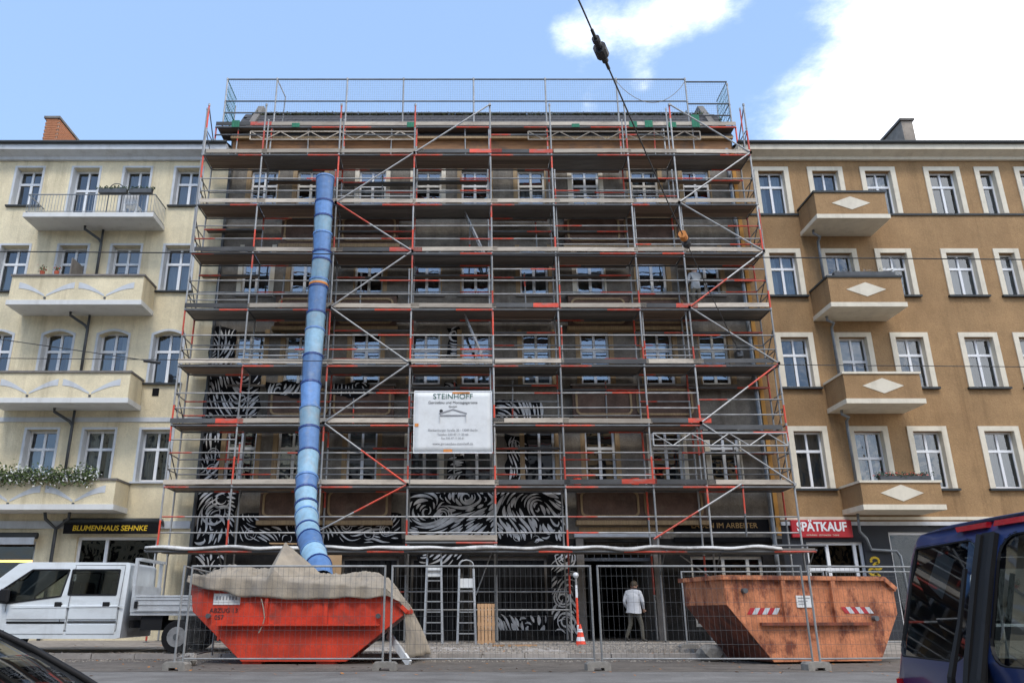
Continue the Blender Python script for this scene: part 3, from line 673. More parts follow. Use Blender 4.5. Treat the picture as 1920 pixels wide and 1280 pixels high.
# shallow balcony parapets with round-cornered mouldings
def rrect(x0, x1, z0, z1, r, n=5):
    pts = []
    for (cx, cz, a0) in ((x1 - r, z1 - r, 0), (x0 + r, z1 - r, 90), (x0 + r, z0 + r, 180), (x1 - r, z0 + r, 270)):
        pts += [(cx + r * math.cos(R(a0 + 90 * k / n)), cz + r * math.sin(R(a0 + 90 * k / n))) for k in range(n + 1)]
    return pts
for (bx0, bx1) in ((-6.55, -2.25), (3.85, 8.05)):
    for (z0, z1) in ((3.86, 4.92), (7.25, 8.38), (10.55, 11.72), (13.75, 14.92)):
        y0 = YF - .26
        o = MB().box(bx0, bx1, y0, YF - .002, z0, z1).build('balcony_parapet', M['panel_brown'], mid, bevel=.03)
        MB().box(bx0 - .06, bx1 + .06, y0 - .05, YF - .004, z0 - .14, z0 - .002).build('base_moulding', M['wood_tan'], o)
        MB().box(bx0 - .05, bx1 + .05, y0 - .04, YF - .004, z1 + .002, z1 + .07).build('coping', M['cement'], o)
        xm = (bx0 + bx1) / 2
        for (p, q) in ((bx0 + .1, xm - .08), (xm + .08, bx1 - .1)):
            ou = rrect(p, q, z0 + .1, z1 - .1, .2); inn = rrect(p + .07, q - .07, z0 + .17, z1 - .17, .14)
            g = MB(); n = len(ou)
            for k in range(n):
                k2 = (k + 1) % n; g.prism([ou[k], ou[k2], inn[k2], inn[k]], y0 - .035, y0 + .004)
            g.build('moulding', M['wood_tan'], o)
MB().box(3.9, MX1 - .1, YF - .05, YF + .002, 3.52, 3.66).build('string_course', M['wood_tan'], mid)
fz0, fz1 = PZ(284, YF - .1), PZ(265, YF - .1)
MB().box(MX0 + .1, MX1 - .1, YF - .14, YF + .001, fz0, fz1).build('eaves_board', M['wood_orange'], mid)
MB().box(MX0 + .05, MX1 - .05, YF - .3, YF, fz1 + .004, fz1 + .1).build('eaves_shelf', M['wood_tan'], mid)
zr = PZ(217, 28.0)
rm = MB().add([(MX0, YF - .25, fz1 + .1), (MX1, YF - .25, fz1 + .1), (MX1, 28.0, zr), (MX0, 28.0, zr), (MX0, 37, zr + 1.5), (MX1, 37, zr + 1.5)], [(0, 1, 2, 3), (3, 2, 5, 4)]).build('roof', M['roof_dark'], mid)
tl = MB().box(-.15, .15, -.02, .02, -.2, .2).mesh('roof_tile', M['roof_dark'])       # courses of tiles along the top of the slope
sl_ = math.atan2(zr - fz1 - .1, 28.0 - YF + .25)
for r in range(3):
    for k in range(62):
        u = 1 - (r * .3 + .16) / 2.6
        piece('roof_tile', tl, rm, (MX0 + .2 + k * .309 + (.15 if r % 2 else 0), (YF - .25) + (28.0 - YF + .25) * u - .02, fz1 + .1 + (zr - fz1 - .1) * u + .02), (-(math.pi / 2 - sl_) - .04, 0, rnd.uniform(-.02, .02)))
rs = random.Random(3); pts = [(MX0 + .4 + (MX1 - MX0 - .8) * k / 240, 28.0 - .04, zr + .02) for k in range(241)]
tag(foliage('ridge_moss', [M['moss'], M['leaf_green']], rm, pts, 6000, (.06, .06, .022), .06, rs), kind='stuff')
for (x, sgn) in ((MX0 + .55, 1), (MX1 - .5, -1)):
    MB().xprism([(YF - .1, 18.4), (YF + .1, 18.9), (28.35, 20.95), (28.9, 20.95), (28.9, 18.4)], x - .12, x + .12).build('firewall', M['cement'], mid)
# ground floor fillings
def shutter(o, n):
    xa, xb, za, zb = o; f = MB(); f.box(xa + .002, xa + .08, YF + .14, YF + .2, za, zb); f.box(xb - .08, xb - .002, YF + .14, YF + .2, za, zb); f.box(xa + .08, xb - .08, YF + .14, YF + .2, zb - .12, zb)
    w = f.build('shop_window', M['cement'], mid); sw = (xb - xa - .16) / n
    sm_ = MB().box(-sw * .42, sw * .42, 0, .05, za + .02, zb - .13).mesh('slat', M['slat_dark'])
    for k in range(n): piece('slat', sm_, w, (xa + .08 + sw * (k + .5), YF + .16 + .015 * (k % 2), 0))
    MB().quad((xa, YF + .24, za), (xb, YF + .24, za), (xb, YF + .24, zb), (xa, YF + .24, zb)).build('backing', M['room_dark'], w)
shutter(gs[0], 9); shutter(gs[1], 8); shutter(gs[2], 12)
shopfront(mid, *gs[3], 'window_aged', [.46, .8], rail={0: 1.9}, y=YF + .14)
# iron gate leaf half open and stone jambs
for x in (gate[0] - .13, gate[1] + .13):
    MB().box(x - .12, x + .12, YF - .06, YF + .002, .15, 3.34).build('jamb', M['cement'], mid)
MB().box(gate[0] - .3, gate[1] + .3, YF - .12, YF + .002, 3.345, 3.49).build('lintel', M['trim_grey'], mid)
gl_ = MB(); gl_.box(gate[0] + .002, gate[1] - .002, YF + .35, YF + .4, 2.62, 2.72)
for k in range(9): gl_.tube((gate[0] + .15 + k * .24, YF + .375, 2.72), (gate[0] + .15 + k * .24, YF + .375, 3.2), .012, 5)
gl_.build('gate_grille', M['steel_dark'], mid)
bs = thing('shop_board', 'long dark fascia board with faded gold letters above the right ground floor window', 'sign', (8.5, YF - .05, 2.6))
bx0, bx1, bz0, bz1 = PX(1262, 985, YF - .06), PX(1442, 985, YF - .06), PZ(997, YF - .06), PZ(973, YF - .06)
MB().box(bx0, bx1, YF - .06, YF + .002, bz0, bz1).build('board', M['paint_black'], bs)
text('LADEN IM ARBEITER', .24, ((bx0 + bx1) / 2 + .1, YF - .067, (bz0 + bz1) / 2), UP, M['gold'], bs, sx=1.0)
MB().box(bx0, bx1, YF - .07, YF + .001, bz0 - .32, bz0 - .16).build('lower_board', M['paint_black'], bs)
# ------------------------------------------------------------------ mural: black patches with white flowing strokes, flat paint
blk = MB(); wht = MB(); rs = random.Random(21)
def patch(px0, py0, px1, py1, y=YF - .004, dens=1.0, ang=0, wmax=.052, vort=None):
    x0, x1 = PX(px0, (py0 + py1) / 2, y), PX(px1, (py0 + py1) / 2, y); z0, z1 = PZ(py1, y), PZ(py0, y)
    n = max(3, int((x1 - x0) / .2)); mz = max(3, int((z1 - z0) / .2))
    ed = [(x0 + (x1 - x0) * k / n, z0) for k in range(n)] + [(x1, z0 + (z1 - z0) * k / mz) for k in range(mz)] + [(x1 - (x1 - x0) * k / n, z1) for k in range(n)] + [(x0, z1 - (z1 - z0) * k / mz) for k in range(mz)]
    ed = [(x + .16 * noise.noise(Vector((x * 1.7, z * 1.7, 7))) + rs.uniform(-.04, .04), z + .16 * noise.noise(Vector((x * 1.7, z * 1.7, 1))) + rs.uniform(-.04, .04)) for x, z in ed]
    c = ((x0 + x1) / 2, y, (z0 + z1) / 2)
    blk.add([c] + [(x, y, z) for x, z in ed], [(0, i + 1, (i + 1) % len(ed) + 1) for i in range(len(ed))])
    vc = vort or [(rs.uniform(x0, x1), rs.uniform(z0, z1), rs.choice([-1, 1])) for _ in range(max(1, int((x1 - x0) * (z1 - z0) * .9)))]
    occ = []; tries = int(420 * (x1 - x0) * (z1 - z0) * dens)
    for _ in range(tries):
        x, z = rs.uniform(x0, x1), rs.uniform(z0, z1)
        if any((x - a) ** 2 + (z - q) ** 2 < .0085 for a, q in occ): continue
        pts = [(x, z)]
        for k in range(rs.choice([5, 8, 12, 16, 22])):
            px, pz = pts[-1]
            a = noise.noise(Vector((px * .75, pz * .75, 3.3))) * 6.0 * .45 + ang + .6 * noise.noise(Vector((px * 2, pz * 2, 9)))
            vx_, vz_ = math.cos(a) * .6, math.sin(a) * .6
            for (cx_, cz_, sg_) in vc:
                ddx, ddz = px - cx_, pz - cz_; rr_ = math.hypot(ddx, ddz) + .08; vx_ += -sg_ * ddz / rr_ / (rr_ + .25) * .7; vz_ += sg_ * ddx / rr_ / (rr_ + .25) * .7
            a = math.atan2(vz_, vx_)
            nx, nz_ = px + .075 * math.cos(a), pz + .075 * math.sin(a)
            if not (x0 + .03 < nx < x1 - .03 and z0 + .03 < nz_ < z1 - .03): break
            if any((nx - q) ** 2 + (nz_ - e) ** 2 < .0058 for q, e in occ): break
            pts.append((nx, nz_))
        if len(pts) < 4: continue
        occ += pts; m_ = len(pts); wv = wmax * rs.uniform(.4, 1.1) * min(1, .45 + m_ / 14); vs = []
        for k, (a, e) in enumerate(pts):
            t0, t1 = pts[max(k - 1, 0)], pts[min(k + 1, m_ - 1)]; dx, dz = t1[0] - t0[0], t1[1] - t0[1]; l_ = math.hypot(dx, dz) or 1
            h = wv * math.sin(math.pi * (k + .35) / (m_ - .3)) ; vs += [(a - dz / l_ * h, y - .002, e + dx / l_ * h), (a + dz / l_ * h, y - .002, e - dx / l_ * h)]
        wht.add(vs, [(2 * k, 2 * k + 1, 2 * k + 3, 2 * k + 2) for k in range(m_ - 1)])
    return x0, x1, z0, z1
def rings(px, py, r, n, y=YF - .005):
    x, z = PX(px, py, y), PZ(py, y)
    for k in range(n):
        r1 = r * (1 - k / n * .8); r0 = r1 - r * .16
        a0 = rs.uniform(0, 6); m_ = 14
        vs = []
        for j in range(m_ + 1):
            a = a0 + 5.2 * j / m_; q = math.sin(math.pi * (j + .5) / (m_ + 1)); rm_ = (r1 + r0) / 2; h = (r1 - r0) / 2 * q
            vs += [(x + (rm_ + h) * math.cos(a), y - .003, z + (rm_ + h) * math.sin(a)), (x + (rm_ - h) * math.cos(a), y - .003, z + (rm_ - h) * math.sin(a))]
        wht.add(vs, [(2 * j, 2 * j + 1, 2 * j + 3, 2 * j + 2) for j in range(m_)])
patch(392, 615, 440, 700, dens=1.3); patch(384, 700, 488, 785, dens=1.3, ang=.4); patch(377, 790, 420, 908, dens=1.3); patch(366, 912, 442, 1022, dens=1.3, ang=1.2)
patch(448, 962, 752, 1018, wmax=.04, dens=.9); patch(764, 913, 932, 1016, dens=1.5, ang=.5, wmax=.07); patch(930, 916, 1060, 1016, dens=1.5, ang=1.0, wmax=.07)
patch(1032, 1020, 1088, 1190, y=YF - .002, dens=1.3, ang=.8); patch(362, 1030, 420, 1120, dens=1.0); patch(928, 748, 1018, 790, dens=1.6, ang=-.6, vort=[(PX(925, 805, YF), PZ(805, YF), 1)] * 6); patch(952, 815, 990, 905, dens=1.3, ang=1.4)
patch(838, 612, 860, 668, dens=1.5); patch(500, 716, 582, 742, dens=1.3, y=YF - .302); patch(622, 716, 690, 744, dens=.9, y=YF - .302, wmax=.03); patch(832, 715, 870, 735, dens=1.4); patch(838, 855, 872, 905, dens=.9)
patch(900, 1150, 1030, 1188, y=YF + .1, dens=.6, wmax=.08); patch(785, 1030, 870, 1060, dens=1.3, y=YF - .003)
for (a, c, r_, k_) in ((560, 985, .3, 3), (470, 1000, .2, 2), (650, 985, .2, 2), (690, 1000, .22, 2), (725, 992, .24, 3), (830, 965, .32, 3), (1005, 1010, .12, 1), (970, 1006, .14, 1), (415, 935, .33, 2), (400, 960, .42, 2), (965, 835, .2, 2), (400, 850, .2, 2), (398, 880, .2, 2), (1060, 1045, .35, 3), (1055, 1120, .3, 3), (1062, 1165, .3, 2), (445, 750, .3, 1)):
    rings(a, c, r_, k_)
tag(blk.build('mural_ground', M['paint_black'], mid), 'black painted mural background patches', kind='stuff')
tag(wht.build('mural_strokes', M['paint_white'], mid), 'white swirling painted mural strokes', kind='stuff')
# lintel beam and pipes at the party lines
MB().tube((MX0 + .1, YF - .12, .2), (MX0 + .1, YF - .12, 17.8), .06, 8).build('downpipe', M['pipe_dark'], mid)
MB().tube((MX1 - .3, YF - .14, .2), (MX1 - .3, YF - .14, 17.8), .075, 8).build('downpipe', M['pipe_grey'], mid)
MB().box(MX1 - .14, MX1 - .002, YF - .03, YF + .001, 3.4, 17.8).build('edge_strip', M['render_side_orange'], mid)
# ================================================================== scaffold
scf = thing('scaffold', 'tall galvanised and red tube scaffold with plank decks covering the middle house', 'scaffold', (.6, 25.9, .2))
XC = [-9.33, -7.2, -4.4, -1.65, 1.12, 3.34, 6.12, 7.8, 10.57]
LV = [PZ(y, YS) for y in (908, 793, 682, 577, 472, 381, 288)]
ZCAN = PZ(1026, 24.5)
ZH = PZ(237, YI)                               # roof-catch deck on the inner row
g_, r_ = M['steel_galv'], M['red_paint']
def std_mesh(lo, hi, split):
    """unit upright 0..1 with a spigot collar; split = share of red, from the bottom (+) or the top (-)"""
    b = MB(); rr = .031
    cut = split if split > 0 else 1 + split
    if split == 0: b.tube((0, 0, 0), (0, 0, 1), rr, 8, 0)
    else:
        b.tube((0, 0, 0), (0, 0, cut), rr, 8, 1 if split > 0 else 0, caps=False); b.tube((0, 0, cut), (0, 0, 1), rr, 8, 0 if split > 0 else 1, caps=False)
    b.tube((0, 0, .955), (0, 0, 1.0), .042, 8, 0); b.tube((0, 0, .49), (0, 0, .505), .04, 8, 0)
    return b.mesh('standard', [g_, r_])
STD = [std_mesh(0, 1, s_) for s_ in (0, 0, .45, -.5, .3, -.3)]
def rail_mesh(rad, pat):
    b = MB(); p0 = 0
    for (p1, mi) in pat: b.tube((p0, 0, 0), (p1, 0, 0), rad, 7, mi, caps=False); p0 = p1
    return b
RAIL = [rail_mesh(.024, p).mesh('guard_rail', [g_, r_]) for p in ([(1, 0)], [(1, 0)], [(.35, 1), (1, 0)], [(.6, 0), (1, 1)], [(1, 0)])]
LEDG = [rail_mesh(.03, p).mesh('ledger', [M['steel_dark'], r_]) for p in ([(1, 0)], [(.37, 1), (1, 0)], [(.6, 0), (1, 1)], [(.55, 0), (1, 1)])]
PLW = MB().box(0, 1, 0, .31, -.045, 0).mesh('plank', M['deck_wood']); PLS = MB().box(0, 1, 0, .31, -.06, 0).box(.33, .335, 0.002, .308, -.066, -.059).box(.66, .665, .002, .308, -.066, -.059).mesh('plank', M['deck_steel'])
TOE = [MB().box(0, 1, 0, .03, 0, .15).mesh('toe_board', M['toe_wood']), MB().box(0, 1, 0, .03, 0, .15).mesh('toe_board', M['toe_wood']), MB().box(0, .62, 0, .03, 0, .15).box(.62, 1, 0, .03, 0, .15, 1).mesh('toe_board', [M['toe_dark'], r_]), MB().box(0, 1, 0, .03, 0, .15).mesh('toe_board', M['toe_dark'])]
rs = random.Random(5)
zs = [pave_z(YS) + .05, ZCAN] + LV
for i, x in enumerate(XC):
    for row, y in ((0, YS), (1, YI)):
        nodes = zs + [LV[-1] + 2.12] if row == 0 else zs + [ZH, PZ(149, YI)]
        if row == 1: nodes = zs + [ZH] if False else zs + [ZH]
        for k in range(len(nodes) - 1):
            piece('standard', STD[rs.randrange(len(STD))] if row == 0 else STD[rs.choice([0, 0, 1, 3, 5])], scf, (x, y, nodes[k]), (0, 0, rs.uniform(0, 6)), (1, 1, nodes[k + 1] - nodes[k]))
        for k in range(2, len(nodes) - 1):
            if row == 0 and rs.random() < .45: piece('standard', STD[rs.choice([0, 1, 2, 3])], scf, (x + rs.choice([-.1, .1]), y + .12, nodes[k]), (0, 0, 0), (.85, .85, nodes[k + 1] - nodes[k] - (.6 if rs.random() < .5 else .1)))
        b = MB().box(-.075, .075, -.075, .075, 0, .012).tube((0, 0, .012), (0, 0, .07), .02, 8)
        if i == 0 and row == 0: bp_ = b.mesh('base_plate', M['steel_dark'])
        piece('base_plate', bp_, scf, (x, y, pave_z(y) + .001))
tr_m = MB().tube((0, 0, 0), (0, YI - YS, 0), .026, 7).mesh('transom', M['steel_dark'])
ug = MB().tube((0, 0, 0), (0, YI - YS, 0), .021, 6).mesh('end_rail', g_)
for k, z in enumerate(LV):
    for i in range(8):
        x0, x1 = XC[i], XC[i + 1]; Lb = x1 - x0
        zz = z
        if k == 1 and i == 7: zz = PZ(806, YS)
        typ = rs.random()
        pm = PLW if (i in (0, 6) and typ < .85) or typ < .3 else PLS
        for j in range(3): piece('plank', pm, scf, (x0 + .03, YS + .03 + j * .325, zz + rs.uniform(-.004, .004)), (0, 0, 0), (Lb - .06, 1, 1))
        piece('ledger', LEDG[rs.randrange(4)], scf, (x0, YS - .03, zz - .085), (0, 0, 0), (Lb, 1, 1))
        piece('ledger', LEDG[rs.choice([0, 0, 1, 2])], scf, (x0, YI + .02, zz - .075), (0, 0, 0), (Lb, 1, 1))
        piece('toe_board', TOE[rs.choice([0, 0, 1, 1, 2, 3])], scf, (x0 + rs.uniform(-.05, .1), YS - .058, zz + .002 + rs.uniform(0, .012)), (0, rs.uniform(-.008, .008), 0), (Lb + rs.uniform(0, .35) if i < 7 else Lb - .1, 1, 1))
        if k < 6 :
            for dz in (.52, 1.02): piece('guard_rail', RAIL[rs.randrange(5)], scf, (x0, YS + .04, zz + dz), (0, rs.uniform(-.004, .004), 0), (Lb, 1, 1))
            for dz in (.48, .97):
                if rs.random() < .8: piece('guard_rail', RAIL[rs.randrange(5)], scf, (x0, YI - .03, zz + dz), (0, rs.uniform(-.004, .004), 0), (Lb, 1, 1))
            if rs.random() < .3: piece('guard_rail', RAIL[rs.randrange(5)], scf, (x0, YS + .04, zz + rs.choice([1.45, .3])), (0, 0, 0), (Lb, 1, 1))
        if k and rs.random() < .5:                            # lower bracket deck on the wall side
            zl = zz - rs.choice([.42, .5, .58]); piece('plank', PLS if rs.random() < .6 else PLW, scf, (x0 + .05, YI + .0, zl), (0, 0, 0), (Lb - .1, .85, 1)); piece('ledger', LEDG[rs.choice([1, 2, 3])], scf, (x0, YI - .04, zl - .06), (0, 0, 0), (Lb, 1, 1))
        if rs.random() < .4:                                  # spare upright or prop behind the bay
            piece('standard', STD[rs.randrange(len(STD))], scf, (x0 + Lb * rs.uniform(.25, .8), YI + .08, zz), (0, rs.uniform(-.03, .03), 0), (.85, .85, 1.75))
        if rs.random() < .4:                                  # bracket board on the wall side
            piece('plank', PLW, scf, (x0 + .1, YI + .04, zz - .02), (0, 0, 0), (Lb - .2, .7, 1))
    for i, x in enumerate(XC): piece('transom', tr_m, scf, (x, YS, z - .06))
    for x in (XC[0], XC[8]):
        if k < 6:
            for dz in (.5, 1.0): piece('end_rail', ug, scf, (x, YS, z + dz))
            MB().tube((x, YS, z + 1.25), (x, YI, z + .35), .02, 6).build('end_brace', M['steel_dark'], scf)
            MB().tube((x + .03, YS, z + .62), (x + .03, YI - .35, z + .1), .016, 6).build('end_brace', M['steel_dark'], scf)
        else:
            piece('end_rail', ug, scf, (x, YS, z + 1.0)); MB().tube((x, YS, z + 2.0), (x, YI, z + .9), .022, 6).build('end_brace', M['steel_dark'], scf); MB().tube((x, YS, z + .95), (x, YI, z + .2), .018, 6).build('end_brace', M['steel_dark'], scf)
# rails between the first deck and the pavement canopy
for i in range(8):
    x0, x1 = XC[i], XC[i + 1]
    for yy in (968, 998): piece('guard_rail', RAIL[rs.choice([0, 0, 0, 1, 2])], scf, (x0, YS + .04, PZ(yy, YS)), (0, 0, 0), (x1 - x0, 1, 1))
    if i in (2, 3, 4): piece('guard_rail', RAIL[rs.randrange(4)], scf, (x0, YS + .04, 1.62), (0, 0, 0), (x1 - x0, 1, 1)); piece('guard_rail', RAIL[rs.randrange(4)], scf, (x0, YS + .04, 1.1), (0, 0, 0), (x1 - x0, 1, 1))
    # canopy deck running out over the pavement
    for j in range(6): piece('plank', PLW if j % 2 else PLS, scf, (x0 + .02, 24.46 + j * .325, ZCAN - .02), (0, 0, 0), (x1 - x0 - .04, 1, 1))
    piece('ledger', LEDG[rs.randrange(4)], scf, (x0, 24.46, ZCAN - .12), (0, 0, 0), (x1 - x0, 1, 1))
for x in XC: MB().tube((x, 24.42, ZCAN - .08), (x, YS, ZCAN - .08), .026, 7).tube((x, 24.6, ZCAN - .08), (x, YS, ZCAN - .75), .022, 7).build('bracket', M['steel_dark'], scf)
# white film wrapped over the canopy edge, sagging between the brackets
n = 110; b = MB(); rs2 = random.Random(8); prof = []
for k in range(n + 1):
    x = XC[0] + (9.55 - XC[0]) * k / n
    sag = .03 * math.sin(k * .55) * math.sin(k * .13) + .03 * noise.noise(Vector((x * 1.3, 0, 0)))
    dr = .055 + .06 * noise.noise(Vector((x * .9, 5, 0)))
    row = [(x, 25.0, ZCAN + .03), (x, 24.6, ZCAN + .05 + sag), (x, 24.42, ZCAN + .04 + sag), (x, 24.37 + .02 * noise.noise(Vector((x * 3, 1, 1))), ZCAN - .02 + sag), (x, 24.39, ZCAN - dr + sag)]
    prof.append(row)
for k in range(n):
    for j in range(4): b.quad(prof[k][j], prof[k + 1][j], prof[k + 1][j + 1], prof[k][j + 1])
o = b.build('plastic_sheet', M['plastic_sheet'], scf, smooth=True); md = o.modifiers.new('thick', 'SOLIDIFY'); md.thickness = .006
piece('guard_rail', LEDG[0], scf, (9.3, 24.5, ZCAN + .06), (0, 0, 0), (1.6, 1, 1))
# extra deck in the bay over the ladders
x0, x1 = XC[3] + .03, XC[4]
for j in range(3): piece('plank', PLS, scf, (x0, YS - .9 + .03 + j * .325, PZ(1012, YS - .8)), (0, 0, 0), (x1 - x0 - .06, 1, 1))
zb_ = PZ(1012, YS - .9)
piece('toe_board', TOE[0], scf, (x0, YS - .92, zb_), (0, 0, 0), (x1 - x0, 1, 1)); piece('ledger', LEDG[3], scf, (x0, YS - .93, zb_ - .08), (0, 0, 0), (x1 - x0, 1, 1))
# diagonal braces, node to node
def brace(ia, za, ib, zb, red=0, y=YS - .07):
    a, c = Vector((XC[ia], y, za)), Vector((XC[ib], y, zb)); b = MB(); d_ = (c - a)
    if red == 0: b.tube(a, c, .028, 8, 0)
    elif red > 0: m_ = a + d_ * red; b.tube(a, m_, .028, 8, 1); b.tube(m_, c, .028, 8, 0)
    else: m_ = a + d_ * (1 + red); b.tube(a, m_, .028, 8, 0); b.tube(m_, c, .028, 8, 1)
    for p in (a, c): b.box(p.x - .04, p.x + .04, y - .03, y + .06, p.z - .04, p.z + .04, 0)
    b.build('brace', [M['brace_steel'], r_], scf, smooth=False)
A, B, C_, D_, E_, F_, G_ = LV; T_ = LV[-1] + 2.05
brace(3, G_, 4, T_); brace(2, F_, 3, G_); brace(2, F_, 3, E_, .45); brace(3, E_, 2, D_); brace(2, D_, 3, C_); brace(3, C_, 2, B); brace(2, B, 3, A, -.55)
brace(3, A, 2, PZ(996, YS), .6)
brace(7, T_, 8, G_); brace(8, G_, 7, F_); brace(7, F_, 8, E_); brace(8, E_, 7, D_, -.5); brace(7, D_, 8, C_); brace(8, C_, 7, B, .4); brace(7, B, 8, A)
a, c = P(1390, 907, YS - .07), P(1226, 1010, YS - .07); m_ = a + (c - a) * .5
MB().tube(a, m_, .028, 8, 0).tube(m_, c, .028, 8, 1).build('brace', [M['brace_steel'], r_], scf)
MB().tube(P(1392, 905, YS), P(1397, 962, YS), .027, 8, 1).tube(P(1397, 962, YS), P(1400, 1005, YS), .027, 8, 0).build('standard', [M['steel_dark'], r_], scf)
for (a, c) in (((1275, 1040), (1345, 1090)), ((922, 1035), (892, 1115))): MB().tube(P(*a, YS), P(*c, YS), .02, 7).build('brace', g_, scf)
# lattice girders
def girder(px0, px1, pya, pyb, d, n, mt):
    z1, z0 = PZ(pya, d), PZ(pyb, d); x0, x1 = PX(px0, pya, d), PX(px1, pya, d)
    b = MB(); b.tube((x0, d, z0), (x1, d, z0), .026, 7).tube((x0, d, z1), (x1, d, z1), .026, 7).tube((x0, d, z0), (x0, d, z1), .024, 7).tube((x1, d, z0), (x1, d, z1), .024, 7)
    for k in range(n):
        a, c = x0 + (x1 - x0) * k / n, x0 + (x1 - x0) * (k + 1) / n
        b.tube((a, d, z0 if k % 2 else z1), (c, d, z1 if k % 2 else z0), .02, 6)
    b.build('lattice_girder', mt, scf)
girder(470, 778, 247, 262, YI - .05, 11, M['toe_wood']); girder(990, 1312, 247, 262, YI - .05, 11, M['toe_wood']); girder(1224, 1474, 812, 835, YS - .12, 7, M['brace_steel'])
# roof-catch deck with guard net on the inner row
for i in range(8):
    x0, x1 = XC[i], XC[i + 1]
    for j in range(3): piece('plank', PLW, scf, (x0 + .03, YI - .02 + j * .325, ZH), (0, 0, 0), (x1 - x0 - .06, 1, 1))
    piece('ledger', LEDG[rs.randrange(4)], scf, (x0, YI - .05, ZH - .08), (0, 0, 0), (x1 - x0, 1, 1)); piece('toe_board', TOE[rs.choice([0, 1, 2])], scf, (x0, YI - .08, ZH + .002), (0, 0, 0), (x1 - x0, 1, 1))
    if i in (0, 2, 4, 6): piece('ledger', LEDG[rs.randrange(3)], scf, (x0, YI - .06, ZH - .42), (0, 0, 0), (x1 - x0, 1, 1))
gz = [PZ(149, YI), PZ(190, YI), PZ(212, YI)]; gpx = [-9.1, -7.15, -4.4, -2.2, .54, 3.34, 6.12, 8.82]
for x in gpx: piece('standard', STD[0], scf, (x, YI, ZH), (0, 0, 0), (1, 1, gz[0] - ZH + .05))
xr = 10.45; piece('standard', STD[1], scf, (xr, YI, ZH), (0, 0, 0), (1, 1, PZ(157, YI) - ZH))
nt_ = MB()
for i in range(8):
    x0 = gpx[i]; x1 = gpx[i + 1] if i < 7 else xr; dz = 0 if i < 7 else -.12
    for z in gz: piece('guard_rail', LEDG[0], scf, (x0, YI, z + dz), (0, 0, 0), (x1 - x0, 1, 1))
    k = x0 + .06
    while k < x1: nt_.tube((k, YI + .01, gz[2] + dz), (k, YI + .01, gz[0] + dz), .0028, 4, caps=False); k += .085
    z = gz[2] + .06
    while z < gz[0]: nt_.tube((x0, YI + .012, z + dz), (x1, YI + .012, z + dz), .0028, 4, caps=False); z += .085
tag(nt_.build('guard_net', M['pipe_grey'], scf), kind='stuff')
for x in (gpx[0], xr):                                       # end returns with green net
    for z in gz: MB().tube((x, YI, z - (.1 if x > 0 else 0)), (x, YI + 1.3, z - (.1 if x > 0 else 0)), .02, 6).build('end_rail', M['green_net'] if x < 0 else g_, scf)
    b = MB()
    for k in range(7): b.tube((x, YI + .1 + k * .18, ZH + .1), (x, YI + .25 + k * .15, gz[0] - .1), .009, 4); b.tube((x, YI + .05, ZH + .2 + k * .26), (x, YI + 1.28, ZH + .35 + k * .24), .009, 4)
    tag(b.build('end_net', M['green_net'], scf), kind='stuff')
    MB().tube((x, YI + 1.3, ZH), (x, YI + 1.3, gz[0] - .3), .022, 6).build('standard', g_, scf)
MB().tube((gpx[1], YI, gz[0]), (gpx[1] + .35, YI + .1, gz[0] - .75), .022, 6).tube((gpx[1] + .35, YI + .1, gz[0] - .75), (gpx[1] + .3, YI + .1, ZH), .02, 6).build('end_brace', g_, scf)
for (x, h) in ((-1.9, .22), (9.0, .55), (6.6, .25), (7.2, .3), (8.1, .22), (-8.6, .3), (4.4, .15), (-6.3, .18)):                      # scraps of green netting caught on the uprights
    b = MB(); 
    for k in range(6): b.quad((x - .12 + .05 * k, YI - .1 - .01 * (k % 2), ZH - .1), (x - .07 + .05 * k, YI - .1 - .01 * ((k + 1) % 2), ZH - .1), (x - .07 + .05 * k, YI - .1 - .01 * ((k + 1) % 2), ZH - .1 + h), (x - .12 + .05 * k, YI - .1 - .01 * (k % 2), ZH - .1 + h))
    b.build('net_scrap', M['green_net'], scf)
MB().path([(6.12 + 2.7 * k / 12, YI - .03, gz[0] - .1 - 1.0 * math.sin(math.pi * k / 12) ** .8) for k in range(13)], .012, 5).build('rope', M['tarp_beige'], scf)
# access ladders inside the fifth bay
for k in (2, 4):
    z0, z1 = LV[k], LV[min(k + 1, 6)]; b = MB(); xa, xb = (.15, .95) if k % 2 else (.95, .15); y = YS + .6
    for dy in (-.16, .16): b.bar((xa, y + dy, z0), (xb, y + dy, z1), .03, .05)
    for q in range(1, 8): u = q / 8; b.tube((xa + (xb - xa) * u, y - .16, z0 + (z1 - z0) * u), (xa + (xb - xa) * u, y + .16, z0 + (z1 - z0) * u), .014, 6)
    b.build('access_ladder', g_, scf)
